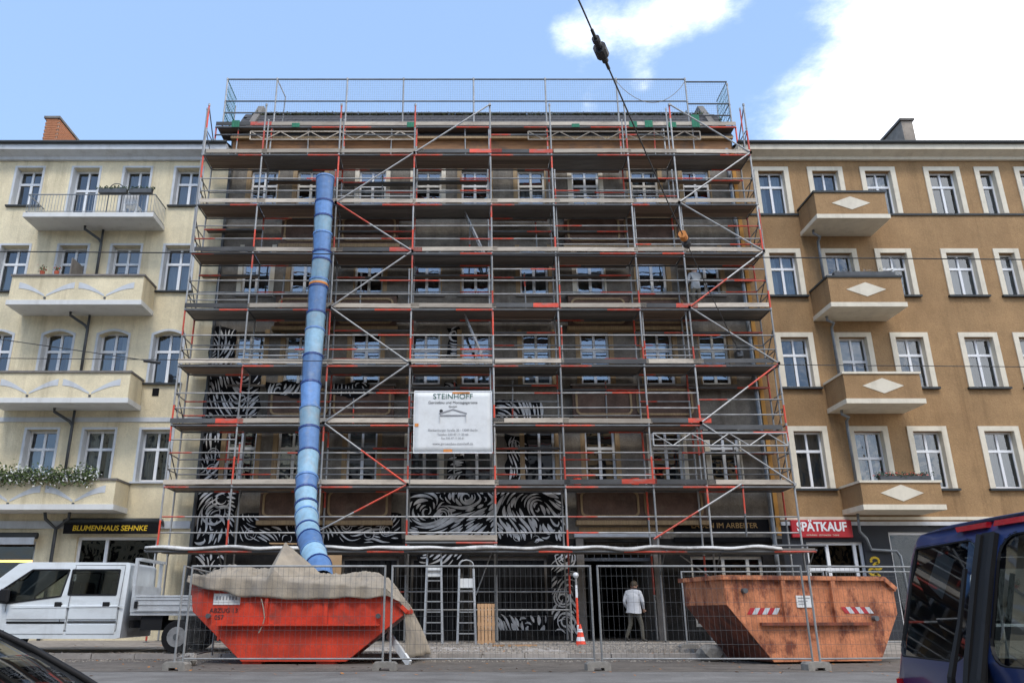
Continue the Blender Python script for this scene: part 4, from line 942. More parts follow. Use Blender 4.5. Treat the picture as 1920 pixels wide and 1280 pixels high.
# ================================================================== banner on the scaffold
bn = thing('company_banner', 'white company banner reading STEINHOFF hung on the scaffold front', 'banner', (PX(848, 850, YS - .12), YS - .12, PZ(848, YS - .12)))
bd = YS - .12; q0, q1, q2, q3 = PX(775, 848, bd), PX(923, 848, bd), PZ(848, bd), PZ(734, bd)
b = MB(); nx, nz_ = 14, 10
for i in range(nx):
    for j in range(nz_):
        def pt(i, j): x = q0 + (q1 - q0) * i / nx; z = q2 + (q3 - q2) * j / nz_; return (x, bd - .006 + .010 * noise.noise(Vector((x * 1.2, z * 1.2, 0))), z)
        b.quad(pt(i, j), pt(i + 1, j), pt(i + 1, j + 1), pt(i, j + 1))
o = b.build('cloth', M['sign_white'], bn, smooth=True); md = o.modifiers.new('thick', 'SOLIDIFY'); md.thickness = .003; md.offset = -1
hb = MB().bar((q0, bd - .012, q3 + .01), (q1, bd - .012, q3 + .01), .02, .035).bar((q0, bd - .012, q2 - .01), (q1, bd - .012, q2 - .01), .02, .035).bar((q0, bd - .012, q2), (q0, bd - .012, q3), .02, .03).bar((q1, bd - .012, q2), (q1, bd - .012, q3), .02, .03); hb.build('hem', M['white_plain'], bn)
xm = (q0 + q1) / 2; Hh = q3 - q2; yb = bd - .022
def bt(s, size, fz, m_='ink_grey', sx=1): text(s, size, (xm, yb, q3 - Hh * fz), UP, M[m_], bn, ext=.001, sx=sx)
bt('STEINHOFF', .245, .085, 'ink_green', 1.05); bt('Gerüstbau und Montagegerüste', .125, .185, 'ink_black'); bt('GmbH', .1, .255, 'ink_black')
lg = MB()
for (a, c) in (((-.42, .52), (-.42, .40)), ((-.42, .40), (0, .40)), ((0, .40), (.42, .40)), ((.42, .40), (.42, .52)), ((-.45, .37), (0, .30)), ((0, .30), (.45, .37))):
    lg.bar((xm + a[0], yb, q3 - Hh * a[1]), (xm + c[0], yb, q3 - Hh * c[1]), .004, .045)
lg.build('logo', M['ink_grey'], bn); MB().tube((xm - .38, yb + .002, q3 - Hh * .325), (xm - .38, yb - .002, q3 - Hh * .325), .055, 14).build('logo_dot', M['ink_black'], bn)
bt('Blankenburger Straße 30 · 13089 Berlin', .1, .64); bt('Telefon 030 47 11 20 60', .1, .71); bt('Fax 030 47 11 20 61', .09, .77); bt('www.geruestbau-steinhoff.de', .11, .86)
rb = MB(); rb.box(xm - .02, xm + .55, yb - .001, yb + .003, q3 - .075, q3 - .02).box(xm - .3, xm - .02, yb - .001, yb + .003, q2 + .01, q2 + .1).box(q0 + .03, q0 + .15, yb - .001, yb + .003, q2 + Hh * .42, q2 + Hh * .47); rb.build('stain', M['ink_orange'], bn)
# ================================================================== debris chute
ry = [335, 381, 409, 440, 475, 490, 527, 541, 590, 621, 670, 722, 768, 806, 852, 898, 922, 948, 968, 995, 1013, 1037, 1062, 1088]
cxs = [(335, 610), (440, 605), (490, 603), (527, 598), (590, 593), (670, 587), (722, 583), (806, 580), (852, 579), (922, 574), (968, 575), (995, 577), (1013, 581), (1037, 588), (1062, 597), (1088, 603)]
def lerp(tab, v):
    for k in range(len(tab) - 1):
        if tab[k][0] <= v <= tab[k + 1][0]: u = (v - tab[k][0]) / (tab[k + 1][0] - tab[k][0]); return tab[k][1] + u * (tab[k + 1][1] - tab[k][1])
    return tab[-1][1]
dtab = [(335, 25.0), (560, 24.75), (700, 24.2), (850, 23.4), (968, 22.2), (1013, 21.2), (1062, 19.7), (1088, 19.0)]
ch = thing('debris_chute', 'long blue plastic debris chute of linked barrels hanging into the red skip', 'chute', P(597, 1062, 19.7))
cp = [P(lerp(cxs, y), y, lerp(dtab, y)) for y in ry]
pale = {2, 6, 8, 9, 12, 14, 16, 17, 18, 19, 21, 5}
for k in range(len(cp) - 1):
    a, c = cp[k], cp[k + 1]; rt, rb_ = .315, .275
    e = c + (c - a).normalized() * .06
    b = MB(); b.tube(a, e, rt, 20, 0, r2=rb_, caps=False)
    o = b.build('chute_barrel', [M['chute_pale' if k in pale else 'chute_blue']], ch, smooth=True)
    t = (c - a).normalized(); MB().tube(a - t * .03, a + t * .035, rt + .016, 20).build('rim', M['chute_rim'] if k % 3 else M['chute_blue'], o)
    if k in (6,): MB().tube(a + t * .12, a + t * .2, rt + .004, 20, caps=False).build('tape_band', M['ink_orange'], o)
s_ = cp[14] + Vector((-.02, -.32, 0)); MB().box(s_.x - .06, s_.x + .06, s_.y - .012, s_.y + .05, s_.z - .8, s_.z - .05).build('sticker', M['sign_white'], ch)
for sg_ in (-1, 1): MB().path([p + Vector((sg_ * .31, -.06, 0)) for p in cp], .008, 5).build('chain', M['steel_dark'], ch)
# ================================================================== red skip with its tarpaulin
def loft_faces(b, loops, mi=0):
    n = len(loops[0])
    for i in range(len(loops) - 1):
        for k in range(n): b.quad(loops[i][k], loops[i][(k + 1) % n], loops[i + 1][(k + 1) % n], loops[i + 1][k], mi)
SD = 17.8
def sk(px, py): return (PX(px, py, SD), PZ(py, SD))
rs1 = thing('red_skip', 'bright red steel skip under a beige tarpaulin, below the blue chute', 'skip', (PX(550, 1245, SD), SD + .95, 0))
poly = [sk(357, 1090), sk(361, 1152), sk(452, 1246), sk(648, 1246), sk(763, 1153), sk(722, 1112)]
zb_ = poly[2][1]; poly = [(x, z - zb_ + .06) for x, z in poly]
y0, y1 = SD, SD + 1.72; b = MB()
b.add([(x, y0, z) for x, z in poly], [tuple(range(6))]); b.add([(x, y1, z) for x, z in poly], [tuple(range(6))])
for i in range(4): b.quad((poly[i][0], y0, poly[i][1]), (poly[i + 1][0], y0, poly[i + 1][1]), (poly[i + 1][0], y1, poly[i + 1][1]), (poly[i][0], y1, poly[i][1]))
o = b.build('body', M['skip_red'], rs1); md = o.modifiers.new('t', 'SOLIDIFY'); md.thickness = .012; md.offset = 0
rim = MB()
for (p, q) in ((0, 5), (5, 4)):
    for y in (y0 - .03, y1 + .03): rim.bar((poly[p][0], y, poly[p][1]), (poly[q][0], y, poly[q][1]), .07, .08)
rim.bar((poly[0][0], y0, poly[0][1]), (poly[0][0], y1, poly[0][1]), .07, .08); rim.bar((poly[4][0], y0, poly[4][1]), (poly[4][0], y1, poly[4][1]), .07, .08)
rim.build('rim', M['skip_red'], rs1)
fz = PZ(1169, SD); MB().box(PX(410, 1169, SD), PX(712, 1169, SD), y0 - .17, y0 - .007, fz - .035, fz).build('flange', M['skip_red'], rs1)
for pxx in (500, 612): x = PX(pxx, 1140, SD); MB().box(x - .035, x + .035, y0 - .07, y0 - .007, fz + .002, poly[0][1] - .15).build('rib', M['skip_red'], rs1)
for x in (poly[1][0] + .35, poly[4][0] - .6): MB().tube((x, y0 - .1, .95), (x, y0 - .007, .95), .05, 10).build('lifting_lug', M['steel_dark'], rs1)
MB().box(PX(401, 1122, SD), PX(451, 1122, SD), y0 - .02, y0 - .008, PZ(1133, SD), PZ(1112, SD)).build('plate', M['sign_white'], rs1)
b = MB()
for k in range(7): b.box(PX(406 + k * 6, 1120, SD), PX(409 + k * 6, 1120, SD), y0 - .024, y0 - .02, PZ(1124, SD), PZ(1117, SD))
b.build('plate_print', M['ink_grey'], rs1)
text('ABZUG 13', .13, (PX(420, 1144, SD), y0 - .012, PZ(1144, SD)), UP, M['ink_black'], rs1); text('057', .13, (PX(411, 1157, SD), y0 - .012, PZ(1157, SD)), UP, M['ink_black'], rs1)
for xx in (PX(470, 1250, SD), PX(610, 1250, SD)): MB().box(xx - .2, xx + .2, y0 + .05, y1 - .05, .003, .052).build('skid', M['skip_red'], rs1)
# tarpaulin
tp = MB(); xa, xb = poly[0][0] - .03, PX(812, 1130, SD + .6); nu, nv = 200, 70
ztop = poly[0][1]; pk = P(535, 1016, 18.75); fr = [(0, PZ(1092, SD)), (.10, PZ(1105, SD)), (.2, PZ(1116, SD)), (.45, PZ(1124, SD)), (.65, PZ(1121, SD)), (.82, PZ(1118, SD)), (.86, PZ(1125, SD)), (.93, PZ(1140, SD)), (1.0, PZ(1150, SD))]
def zrim(x): return lerp([(-99, poly[0][1]), (poly[0][0], poly[0][1]), (poly[5][0], poly[5][1]), (poly[4][0], poly[4][1] + .02), (99, poly[4][1])], x)
def tarp(u, v):
    x = xa + (xb - xa) * u; ze = lerp(fr, u)
    if v < .1 or v > .9:                                          # apron hanging outside the rim
        e = min(v, 1 - v) / .1; y = y0 - .12 + .03 * e if v < .5 else y1 + .12 - .03 * e
        top = zrim(x) + .075; ze += .05 * noise.noise(Vector((x * 2.3, 0, 8))); z = ze + (max(top, ze + .05) - ze) * e; fold = .045 * math.sin(x * 13 + 2 * noise.noise(Vector((x, v, 3)))) * (1 - e)
        y += fold * (-1 if v < .5 else 1) - .0
        return bend(u, Vector((x, y, z)), v)
    w = (v - .1) / .8; y = y0 - .09 + (y1 - y0 + .18) * w; e = min(w, 1 - w) * 2
    top = zrim(x) + .075
    crown = top + .2 * min(1, e * 2.2) ** .7 * min(1, max(0, (u - .03) * 9)) * min(1, max(0, (.93 - u) * 6)) * (1 + .25 * math.sin(u * 11)) + .05 * noise.noise(Vector((x * 1.3, y * 1.3, 0))) * min(1, e * 4)
    dx = x - pk.x; dy = abs(y - pk.y)
    tent = pk.z - (abs(dx) * (1.9 if dx < 0 else .82)) - dy * .62
    rg = 1 - abs(noise.noise(Vector((x * 2.6 + y * 1.1, y * .8 - x * .5, 2)))) * 3; r2_ = 1 - abs(noise.noise(Vector((x * 7 - y * 3, y * 2.5, 6)))) * 3
    base_ = max(crown - .03, tent); z = base_ + (.03 * max(rg, -.6) + .034 * max(r2_, -.5) + .014 * (1 - abs(noise.noise(Vector((x * 15 + y * 5, y * 6, 9)))) * 3)) * min(1, e * 5) * (.35 if tent > crown else 1)
    return bend(u, Vector((x, y, z)), v)
def bend(u, p, v):
    if u > .87:
        w = (u - .87) / .13; p.z = p.z * (1 - w ** 1.6) + (.12 + .5 * w * (1 - w)) * w ** 1.6; p.x -= .12 * w * w + w * (1 - v) * .42; p.x += .05 * math.sin(v * 17 + 3 * w) * w; p.y += .1 * math.sin(w * 3) 
    return p
g = [[tarp(i / nu, j / nv) for j in range(nv + 1)] for i in range(nu + 1)]
for i in range(nu):
    for j in range(nv): tp.quad(g[i][j], g[i + 1][j], g[i + 1][j + 1], g[i][j + 1])
o = tp.build('tarpaulin', M['tarp_beige'], None, smooth=True); md = o.modifiers.new('t', 'SOLIDIFY'); md.thickness = .003
tag(o, 'crumpled beige tarpaulin tented over the red skip', 'tarpaulin')
o = MB().path([P(490, 1122, SD - .12), P(494, 1140, SD - .13), P(496, 1158, SD - .14), P(492, 1172, SD - .14), P(485, 1186, SD - .14)], .012, 6).build('rope', M['tarp_beige']); tag(o, 'frayed pale rope dangling down the front of the red skip', 'rope')
o = MB().box(PX(607, 1060, 19.9), PX(640, 1060, 19.9), 19.9, 19.93, .13, PZ(1040, 19.9)).build('plywood_sheet', M['ply']); tag(o, 'tan plywood sheet upright behind the red skip, right of the chute', 'plywood sheet')
o = MB().box(-1.05, .35, -.35, .35, 0, .03).build('loose_board', M['ply'], None, basis=Matrix.Translation((PX(575, 1015, 24.7), 24.75, ZCAN + .085)) @ Matrix.Rotation(.02, 4, 'Y')); tag(o, 'pale loose board lying on the pavement canopy left of the chute', 'board')
a, c = P(728, 1188, SD + .5), P(768, 1245, SD - .2); c.z = .02
o = MB().bar(a, c, .05, .16).build('leaning_plank', M['sign_white']); tag(o, 'white plank leaning against the right end of the red skip', 'plank')
# ================================================================== orange skip
ok_ = thing('orange_skip', 'rusty orange steel skip with hazard stripes on the right', 'skip', (PX(1372, 1241, SD - .2), SD - .2, 0), R(11))
sp = [(0, 1.72), (.02, 1.17), (.95, .05), (3.45, .05), (4.02, 1.0), (4.02, 1.5), (3.78, 1.72)]
dw = 1.9; b = MB()
b.add([(x, 0, z) for x, z in sp], [tuple(range(7))]); b.add([(x, dw, z) for x, z in sp], [tuple(range(7))])
o = b.build('side', M['skip_orange'], ok_, local=True); md = o.modifiers.new('t', 'SOLIDIFY'); md.thickness = .012; md.offset = 0
b = MB()
for i in range(1, 5): b.quad((sp[i][0], .012, sp[i][1]), (sp[i + 1][0], .012, sp[i + 1][1]), (sp[i + 1][0], dw - .012, sp[i + 1][1]), (sp[i][0], dw - .012, sp[i][1]))
o = b.build('underside', M['skip_rust'], ok_, local=True); md = o.modifiers.new('t', 'SOLIDIFY'); md.thickness = .012; md.offset = 0
b = MB().quad((.0, .012, 1.72), (.02, .012, 1.17), (.02, dw - .012, 1.17), (0, dw - .012, 1.72)); o = b.build('end_panel', M['skip_orange'], ok_, local=True); md = o.modifiers.new('t', 'SOLIDIFY'); md.thickness = .012; md.offset = 0
rim = MB().bar((-.05, -.03, 1.72), (3.78, -.03, 1.72), .1, .09).bar((3.78, -.03, 1.72), (4.04, -.03, 1.5), .1, .09).bar((-.05, dw + .03, 1.72), (3.78, dw + .03, 1.72), .1, .09).bar((-.04, -.05, 1.722), (-.04, dw + .05, 1.722), .1, .09).bar((4.03, 0, 1.5), (4.03, dw, 1.5), .09, .09)
rim.build('rim', M['skip_orange'], ok_, local=True)
for x in (1.32, 2.5): MB().box(x - .05, x + .05, -.1, -.008, .82, 1.66).build('rib', M['skip_orange'], ok_, local=True)
MB().box(.72, 3.3, -.12, -.008, .76, .82).build('flange', M['skip_rust'], ok_, local=True)
for x in (.42, 3.42): MB().tube((x, -.12, 1.45 if x < 1 else .9), (x, -.008, 1.45 if x < 1 else .9), .055, 10).build('lifting_lug', M['steel_dark'], ok_, local=True)
def hazard(x, z, sg):
    b = MB(); n = 6; w = .115; sl = .09 * sg
    for k in range(n):
        p = x + k * w; b.add([(p, -.016, z), (p + w, -.016, z), (p + w + sl, -.016, z + .13), (p + sl, -.016, z + .13)], [(0, 1, 2, 3)], k % 2)
    b.build('hazard_stripes', [M['sign_red'], M['trim_grey']], ok_, local=True)
hazard(.45, .98, 1); hazard(2.75, 1.0, -1)
MB().box(1.62, 1.98, -.03, -.012, 1.12, 1.36).build('plate', M['sign_white'], ok_, local=True)
b = MB()
for k in range(3): b.box(1.66, 1.94 - .06 * k, -.034, -.03, 1.3 - k * .06, 1.32 - k * .06)
b.build('plate_print', M['ink_grey'], ok_, local=True)
# ================================================================== mobile fence
FD = 16.0; fgrp = 'mobile site fence panels'
fx = [PX(p, 1255, FD) for p in (331, 722, 1121, 1531)] + [10.6]
def fence_panel(x0, y0, x1, y1, zg, label, zt=1.88):
    a, c = Vector((x0, y0, 0)), Vector((x1, y1, 0)); t = (c - a).normalized(); L_ = (c - a).length
    o = thing('mesh_fence', label, 'fence', (x0, y0, zg), math.atan2(t.y, t.x), fgrp)
    for x in (.0, L_): MB().tube((x, 0, .1), (x, 0, zt), .021, 8).build('post', M['fence_steel'], o, local=True)
    MB().tube((0, 0, zt - .02), (L_, 0, zt - .02), .019, 8).build('top_bar', M['fence_steel'], o, local=True); MB().tube((0, 0, .2), (L_, 0, .2), .016, 8).build('bottom_bar', M['fence_steel'], o, local=True)
    b = MB(); k = .06
    while k < L_ - .03: b.tube((k, 0, .2), (k, 0, zt - .02), .002, 4, caps=False); k += .1
    for z in (.45, .7, .95, 1.2, 1.45, 1.68): b.tube((0, .004, z), (L_, .004, z), .0025, 4, caps=False)
    tag(b.build('wire_mesh', M['mesh_wire'], o, local=True), kind='stuff')
labs = ['galvanised mesh fence panel in front of the red skip', 'galvanised mesh fence panel in front of the ladders and cone', 'galvanised mesh fence panel in front of the walking man', 'galvanised mesh fence panel in front of the right half of the orange skip']
for k in range(4): fence_panel(fx[k] + (.09 if k else .1), FD, fx[k + 1] - .05, FD + (.0 if k != 3 else .5), 0, labs[k])
fence_panel(fx[0] - .06, FD + .02, fx[0] - .35, FD + 3.4, 0, 'galvanised mesh fence panel turned back towards the kerb beside the white pickup')
fb = PX(1277, 1068, 21.0)
fence_panel(fb, 21.0, fb + 3.6, 21.05, pave_z(21), 'galvanised mesh fence panel standing behind the left half of the orange skip'); fence_panel(fb + 3.68, 21.05, fb + 7.3, 21.1, pave_z(21), 'galvanised mesh fence panel behind the orange skip, before the shop door')
fm_ = MB()
prof_ = [(-.22, 0), (-.22, .11), (-.18, .15), (.18, .15), (.22, .11), (.22, 0), (.10, 0), (.09, .05), (-.09, .05), (-.10, 0)]
fm_.prism(prof_, -.14, .14); fmesh = fm_.mesh('concrete_block', M['concrete'])
flab = ['concrete fence foot at the left end, beside the white pickup', 'concrete fence foot right of the red skip', 'concrete fence foot between the cone and the walking man', 'concrete fence foot in front of the orange skip']
for k in range(4):
    o = piece('concrete_block', fmesh, None, (fx[k], FD, .002), (0, 0, rnd.uniform(-.15, .15))); tag(o, flab[k], 'concrete foot', 'fence feet')
for (x, l_) in ((fb + .02, 'concrete fence foot behind the left end of the orange skip'),):
    o = piece('concrete_block', fmesh, None, (x, 21.0, pave_z(21) + .002)); tag(o, l_, 'concrete foot', 'fence feet')
# ================================================================== ladders, pallets, cone, pole, stones
def stepladder(px, pytop, d, w, label):
    x = PX(px, 1200, d); zg = pave_z(d) + .003; H = PZ(pytop, d) - zg
    o = thing('stepladder', label, 'ladder', (x, d, zg), 0, 'aluminium stepladders')
    n = int(H / .29); tl_ = .32
    for s_ in (-1, 1):
        MB().bar((s_ * w / 2, 0, 0), (s_ * w * .40, tl_, H - .25), .06, .03).build('rail', M['alu_ladder'], o, local=True)
        MB().bar((s_ * w / 2 * 1.05, 1.05, 0), (s_ * w * .38, tl_ + .06, H - .6), .05, .025).build('back_leg', M['alu_ladder'], o, local=True)
    for k in range(1, n - 1):
        u = k * .29 / (H - .25); hw = w / 2 * (1 - .2 * u)
        MB().box(-hw, hw, tl_ * u - .03, tl_ * u + .08, k * .29 - .02, k * .29 + .01).build('tread', M['alu_ladder'], o, local=True)
    hp = [(-w * .4, tl_, H - .25)] + [(-w * .4 * math.cos(math.pi * k / 8), tl_, H - .15 + .15 * math.sin(math.pi * k / 8)) for k in range(9)] + [(w * .4, tl_, H - .25)]
    MB().path(hp, .02, 8).build('hoop', M['alu_ladder'], o, smooth=True, local=True)
    MB().box(-w * .38, w * .38, tl_ - .02, tl_ + .015, H - .78, H - .52).build('tool_tray', M['sign_white'], o, local=True)
stepladder(812, 1028, 24.3, .52, 'taller aluminium stepladder standing left beside the red skip tarpaulin'); stepladder(875, 1048, 24.1, .52, 'shorter aluminium stepladder with cream tray, left of the pallet')
def pallet(x, y, zg, rz, tilt, label):
    o = thing('pallet', label, 'pallet', (x, y, zg), rz, 'wooden pallets')
    bm_ = MB().box(-.04, .04, 0, .022, 0, 1.1).mesh('board', M['pallet_wood'])
    for k in range(5): piece('board', bm_, o, (-.2 + k * .1, 0, 0), (tilt, 0, 0), local=True)
    bl_ = MB().box(-.25, .25, .024, .1, 0, .09).mesh('block', M['pallet_wood'])
    for z in (.02, .5, 1.0): piece('block', bl_, o, (0, -z * math.sin(tilt), z), (tilt, 0, 0), local=True)
pallet(PX(912, 1200, 24.0), 24.0, pave_z(24) + .004, 0, R(-7), 'pale wooden pallet on end, right of the shorter stepladder'); 
o = MB().box(-.6, .6, -.09, .09, 0, .05).build('timber_offcut', M['pallet_wood'], None, basis=Matrix.Translation((PX(965, 1205, 23), 23, pave_z(23) + .004)) @ Matrix.Rotation(.2, 4, 'Z')); tag(o, 'flat timber offcut on the pavement right of the pallet', 'timber')
o = MB().box(-.8, .8, -.1, .1, 0, .06).build('timber_offcut', M['concrete'], None, basis=Matrix.Translation((PX(1145, 1195, 24.4), 24.4, pave_z(24.4) + .004)) @ Matrix.Rotation(-.1, 4, 'Z')); tag(o, 'grey beam on the pavement left of the walking man', 'beam')
cn = thing('traffic_cone', 'red and white traffic cone standing on the pavement', 'cone', (PX(1089, 1204, 22.5), 22.5, pave_z(22.5) + .002))
MB().box(-.19, .19, -.19, .19, 0, .035).build('base', M['cone_orange'], cn, local=True, bevel=.01)
cz = [(.145, .035), (.115, .16), (.095, .26), (.07, .38), (.05, .46), (.025, .58)]
for k in range(5): MB().lathe([cz[k], cz[k + 1]], n=18).build('cone_band', M['white_plain' if k in (1, 3) else 'cone_orange'], cn, smooth=False, local=True)
pl = thing('warning_pole', 'red and white pole with a white round cap behind the traffic cone', 'pole', (PX(1085, 1200, 24.6), 24.6, pave_z(24.6) + .002))
MB().box(-.16, .16, -.16, .16, 0, .06).build('base', M['rubber'], pl, local=True); zz = .06
for k, (h, m_) in enumerate(((.45, 'white_plain'), (.75, 'cone_orange'), (.35, 'white_plain'), (.2, 'steel_galv'))): MB().tube((0, 0, zz), (0, 0, zz + h), .035, 10).build('band', M[m_], pl, local=True); zz += h
MB().lathe([(.03, 0), (.07, .03), (.085, .08), (.07, .14), (.02, .16)], (0, 0, zz), 14).build('cap', M['white_plain'], pl, smooth=True, local=True)
def stone_obj(x, y, z, r, label, rs_):
    b = bmesh.new(); bmesh.ops.create_icosphere(b, subdivisions=2, radius=r)
    for v in b.verts: v.co *= 1 + .35 * noise.noise(v.co * (2.2 / r) + Vector((x, y, 0))); v.co.z *= .7
    me = bpy.data.meshes.new('stone'); b.to_mesh(me); b.free(); me.materials.append(M['concrete'])
    o = piece('stone_block', me, None, (x, y, z + r * .55)); tag(o, label, 'stone')
stone_obj(PX(350, 1228, 17.2), 17.3, 0, .2, 'pale stone block beside the left fence foot', rnd); stone_obj(PX(1330, 1222, 19), 18.9, 0, .3, 'broken pale stone at the kerb left of the orange skip', rnd)
# broken-up paving, gravel and fallen leaves
def litter(name, mt, n, xr, yr, size, zf, rs_, flat):
    b = MB()
    for _ in range(n):
        x, y = rs_.uniform(*xr), rs_.uniform(*yr); s_ = size * rs_.uniform(.4, 1.2); z = zf(y); a = rs_.uniform(0, 6)
        if flat:
            u = Vector((math.cos(a), math.sin(a), rs_.uniform(-.2, .3))) * s_; v = Vector((-math.sin(a), math.cos(a), rs_.uniform(-.2, .3))) * s_ * .6; c = Vector((x, y, z + .012))
            b.add([c - u, c + v, c + u, c - v], [(0, 1, 2, 3)])
        else:
            h = s_ * rs_.uniform(.5, .9); c = [(x + s_ * math.cos(a + k * 1.57) * rs_.uniform(.7, 1.1), y + s_ * math.sin(a + k * 1.57), z - .01) for k in range(4)]
            d = [(x + (p[0] - x) * .6, y + (p[1] - y) * .6, z + h) for p in c]
            b.add(c + d, [(0, 1, 5, 4), (1, 2, 6, 5), (2, 3, 7, 6), (3, 0, 4, 7), (4, 5, 6, 7)])
    o = b.build(name, M[mt]); tag(o, kind='stuff'); return o
tag(litter('paving_rubble', 'stone', 420, (-1.8, 2.6), (20.6, 24.6), .07, pave_z, random.Random(14), False), 'scattered broken stones on the pavement before the ladders', 'rubble')
tag(litter('rubble', 'stone', 2600, (2.6, 6.6), (20.3, 24.0), .085, pave_z, random.Random(2), False), 'loose cobble rubble heaped on the pavement', 'rubble')
tag(litter('gravel', 'stone', 1800, (-12, 9), (18.6, 20.4), .03, lambda y: 0 if y < KERB else .122, random.Random(6), False), 'grit and gravel along the kerb', 'gravel')
tag(litter('fallen_leaves', 'leaf_dead', 520, (-12, 10), (14.5, 24), .045, lambda y: .0 if y < KERB else pave_z(y), random.Random(9), True), 'dead brown leaves scattered on road and pavement', 'leaves')
# ================================================================== white crew-cab pickup
PD, PW = 19.78, 1.95
pk_ = thing('white_pickup', 'white crew-cab pickup truck with aluminium dropside bed at the left edge', 'pickup', (-9.4, PD + PW / 2, .125))
KX = 1.107
PB = Matrix.Translation((0, 0, .125)) @ Matrix.Diagonal((KX, 1, 1, 1))      # drawn in units of the parking lane, stands on the pavement
def pz(py): return PZ(py, PD)
XR = -7.13; XD = -8.3
side = [(XR, .34), (XR, 1.97), (XR - .06, 2.03), (-9.35, 2.04), (-9.55, 2.0), (-10.25, 1.32), (-10.95, 1.12), (-11.25, .95), (-11.3, .34), (-10.75, .34), (-10.68, .62), (-10.45, .82), (-10.2, .86), (-9.95, .82), (-9.72, .62), (-9.65, .32), (XR - .1, .32)]
wr = [(-8.42 + .07, 1.29), (XR - .2, 1.29), (XR - .2, 1.86), (-8.42 + .07, 1.86)]
wf = [(-8.5, 1.26), (-8.42, 1.86), (-9.22, 1.86), (-9.9, 1.3), (-9.95, 1.14), (-9.6, 1.1)]
cab = MB()
for (y, sg_) in ((PD, 1), (PD + PW, -1)):
    def tm(x, z): return (x, y + sg_ * max(0, (z - 1.1)) * .13, z)
    vs_, fs_ = fill_mesh([side, wr, wf], tm); cab.add(vs_, fs_)
n = len(side)
for i in range(n):
    j = (i + 1) % n
    if i == 4: continue                                          # windscreen opening
    f = lambda p, y, s_: (p[0], y + s_ * max(0, p[1] - 1.1) * .13, p[1])
    cab.quad(f(side[i], PD, 1), f(side[j], PD, 1), f(side[j], PD + PW, -1), f(side[i], PD + PW, -1))
cab.build('cab', M['car_white'], pk_, smooth=False, bevel=.012, basis=PB)
for (y, sg_) in ((PD, 1), (PD + PW, -1)):
    for w_ in (wr, wf):
        MB().add([(x, y + sg_ * (max(0, z - 1.1) * .13 + .012), z) for x, z in w_], [tuple(range(len(w_)))]).build('pane', M['glass_car'], pk_, basis=PB)
        g = MB()
        for k in range(len(w_)):
            p, q = w_[k], w_[(k + 1) % len(w_)]; g.bar((p[0], y + sg_ * (max(0, p[1] - 1.1) * .13 + .004), p[1]), (q[0], y + sg_ * (max(0, q[1] - 1.1) * .13 + .004), q[1]), .03, .035)
        g.build('window_seal', M['black_plastic'], pk_, basis=PB)
MB().quad((-9.55, PD + .12, 2.0), (-10.25, PD + .03, 1.32), (-10.25, PD + PW - .03, 1.32), (-9.55, PD + PW - .12, 2.0)).build('windscreen', M['glass_car'], pk_, basis=PB)
for (p, q) in ((XD + .025, XR - .125), (-9.58, XD - .025)):
    MB().box(p, q, PD - .016, PD + .02, .74, 1.06).build('door_skin', M['car_white'], pk_, bevel=.014, basis=PB); MB().box(p, q, PD - .013, PD + .02, .42, .64).build('door_skin', M['car_white'], pk_, bevel=.012, basis=PB)
MB().box(-9.72, -9.55, PD - .2, PD - .05, 1.12, 1.42).build('wing_mirror', M['black_plastic'], pk_, bevel=.03, basis=PB)
arch_ = [(-10.2 + .43 * math.cos(R(a)), PD - .012, .38 + .47 * math.sin(R(a))) for a in range(0, 181, 15)]
MB().path(arch_, .025, 6).build('wheel_arch', M['car_white'], pk_, basis=PB)
gap = MB()
for (x, z0, z1) in ((XD, .5, 1.95), (-8.42 - .02, .5, 1.2), (XR - .1, .5, 1.95), (-9.62, .9, 1.25)):
    gap.bar((x, PD - .002 + max(0, z0 - 1.1) * .13, z0), (x, PD - .002, 1.1), .006, .012); 
    if z1 > 1.2: gap.bar((x, PD - .002, 1.1), (x, PD - .002 + (z1 - 1.1) * .13, z1), .006, .012)
gap.bar((-8.32, PD - .002 + .9 * .13, 1.965), (XR - .1, PD - .002 + .88 * .13, 1.965), .006, .012); gap.bar((-9.62, PD - .002, .5), (XR - .1, PD - .002, .49), .006, .012)
gap.build('door_gap', M['black_plastic'], pk_, basis=PB)
MB().box(-9.55, XD - .03, PD - .022, PD - .001, .655, .70).build('trim_strip', M['black_plastic'], pk_, basis=PB); MB().box(XD + .03, XR - .12, PD - .018, PD - .001, .675, .705).build('trim_strip', M['black_plastic'], pk_, basis=PB)
MB().bar((-9.5, PD - .012, 1.0), (XR - .03, PD - .012, 1.03), .03, .02).build('crease', M['car_white'], pk_, basis=PB)
for x in (-8.52, -7.5): MB().box(x - .075, x + .075, PD - .03, PD - .001, 1.02, 1.13).build('door_handle', M['black_plastic'], pk_, bevel=.012, basis=PB)
x = -8.72; MB().tube((x, PD - .012, .86), (x, PD - .001, .86), .03, 12).build('lock', M['black_plastic'], pk_, basis=PB)
def wheel(parent, x, y, z, r, w, local=False, rimm='alu_ladder', basis=None):
    o = MB().tube((x, y, z), (x, y + w, z), r, 24).build('wheel', M['rubber'], parent, local=local, bevel=.02, basis=basis)
    s_ = -1 
    MB().tube((x, y - .012, z), (x, y + w + .012, z), r * .62, 18).build('rim', M[rimm], o, local=local, basis=None if local else basis); MB().tube((x, y - .03, z), (x, y + w + .03, z), r * .2, 12).build('hub', M['steel_dark'], o, local=local, basis=None if local else basis)
for x in (-10.2, -5.95):
    for y in (PD + .03, PD + PW - .25): wheel(pk_, x * KX, y, .36 + .125, .36, .22, rimm='steel_galv')
for x in (-10.95,): 
    for y in (PD + .1, PD + PW - .35): MB().box(x - .28, x - .05, y, y + .25, .8, .98).build('headlight', M['glass_car'], pk_, bevel=.03, basis=PB)
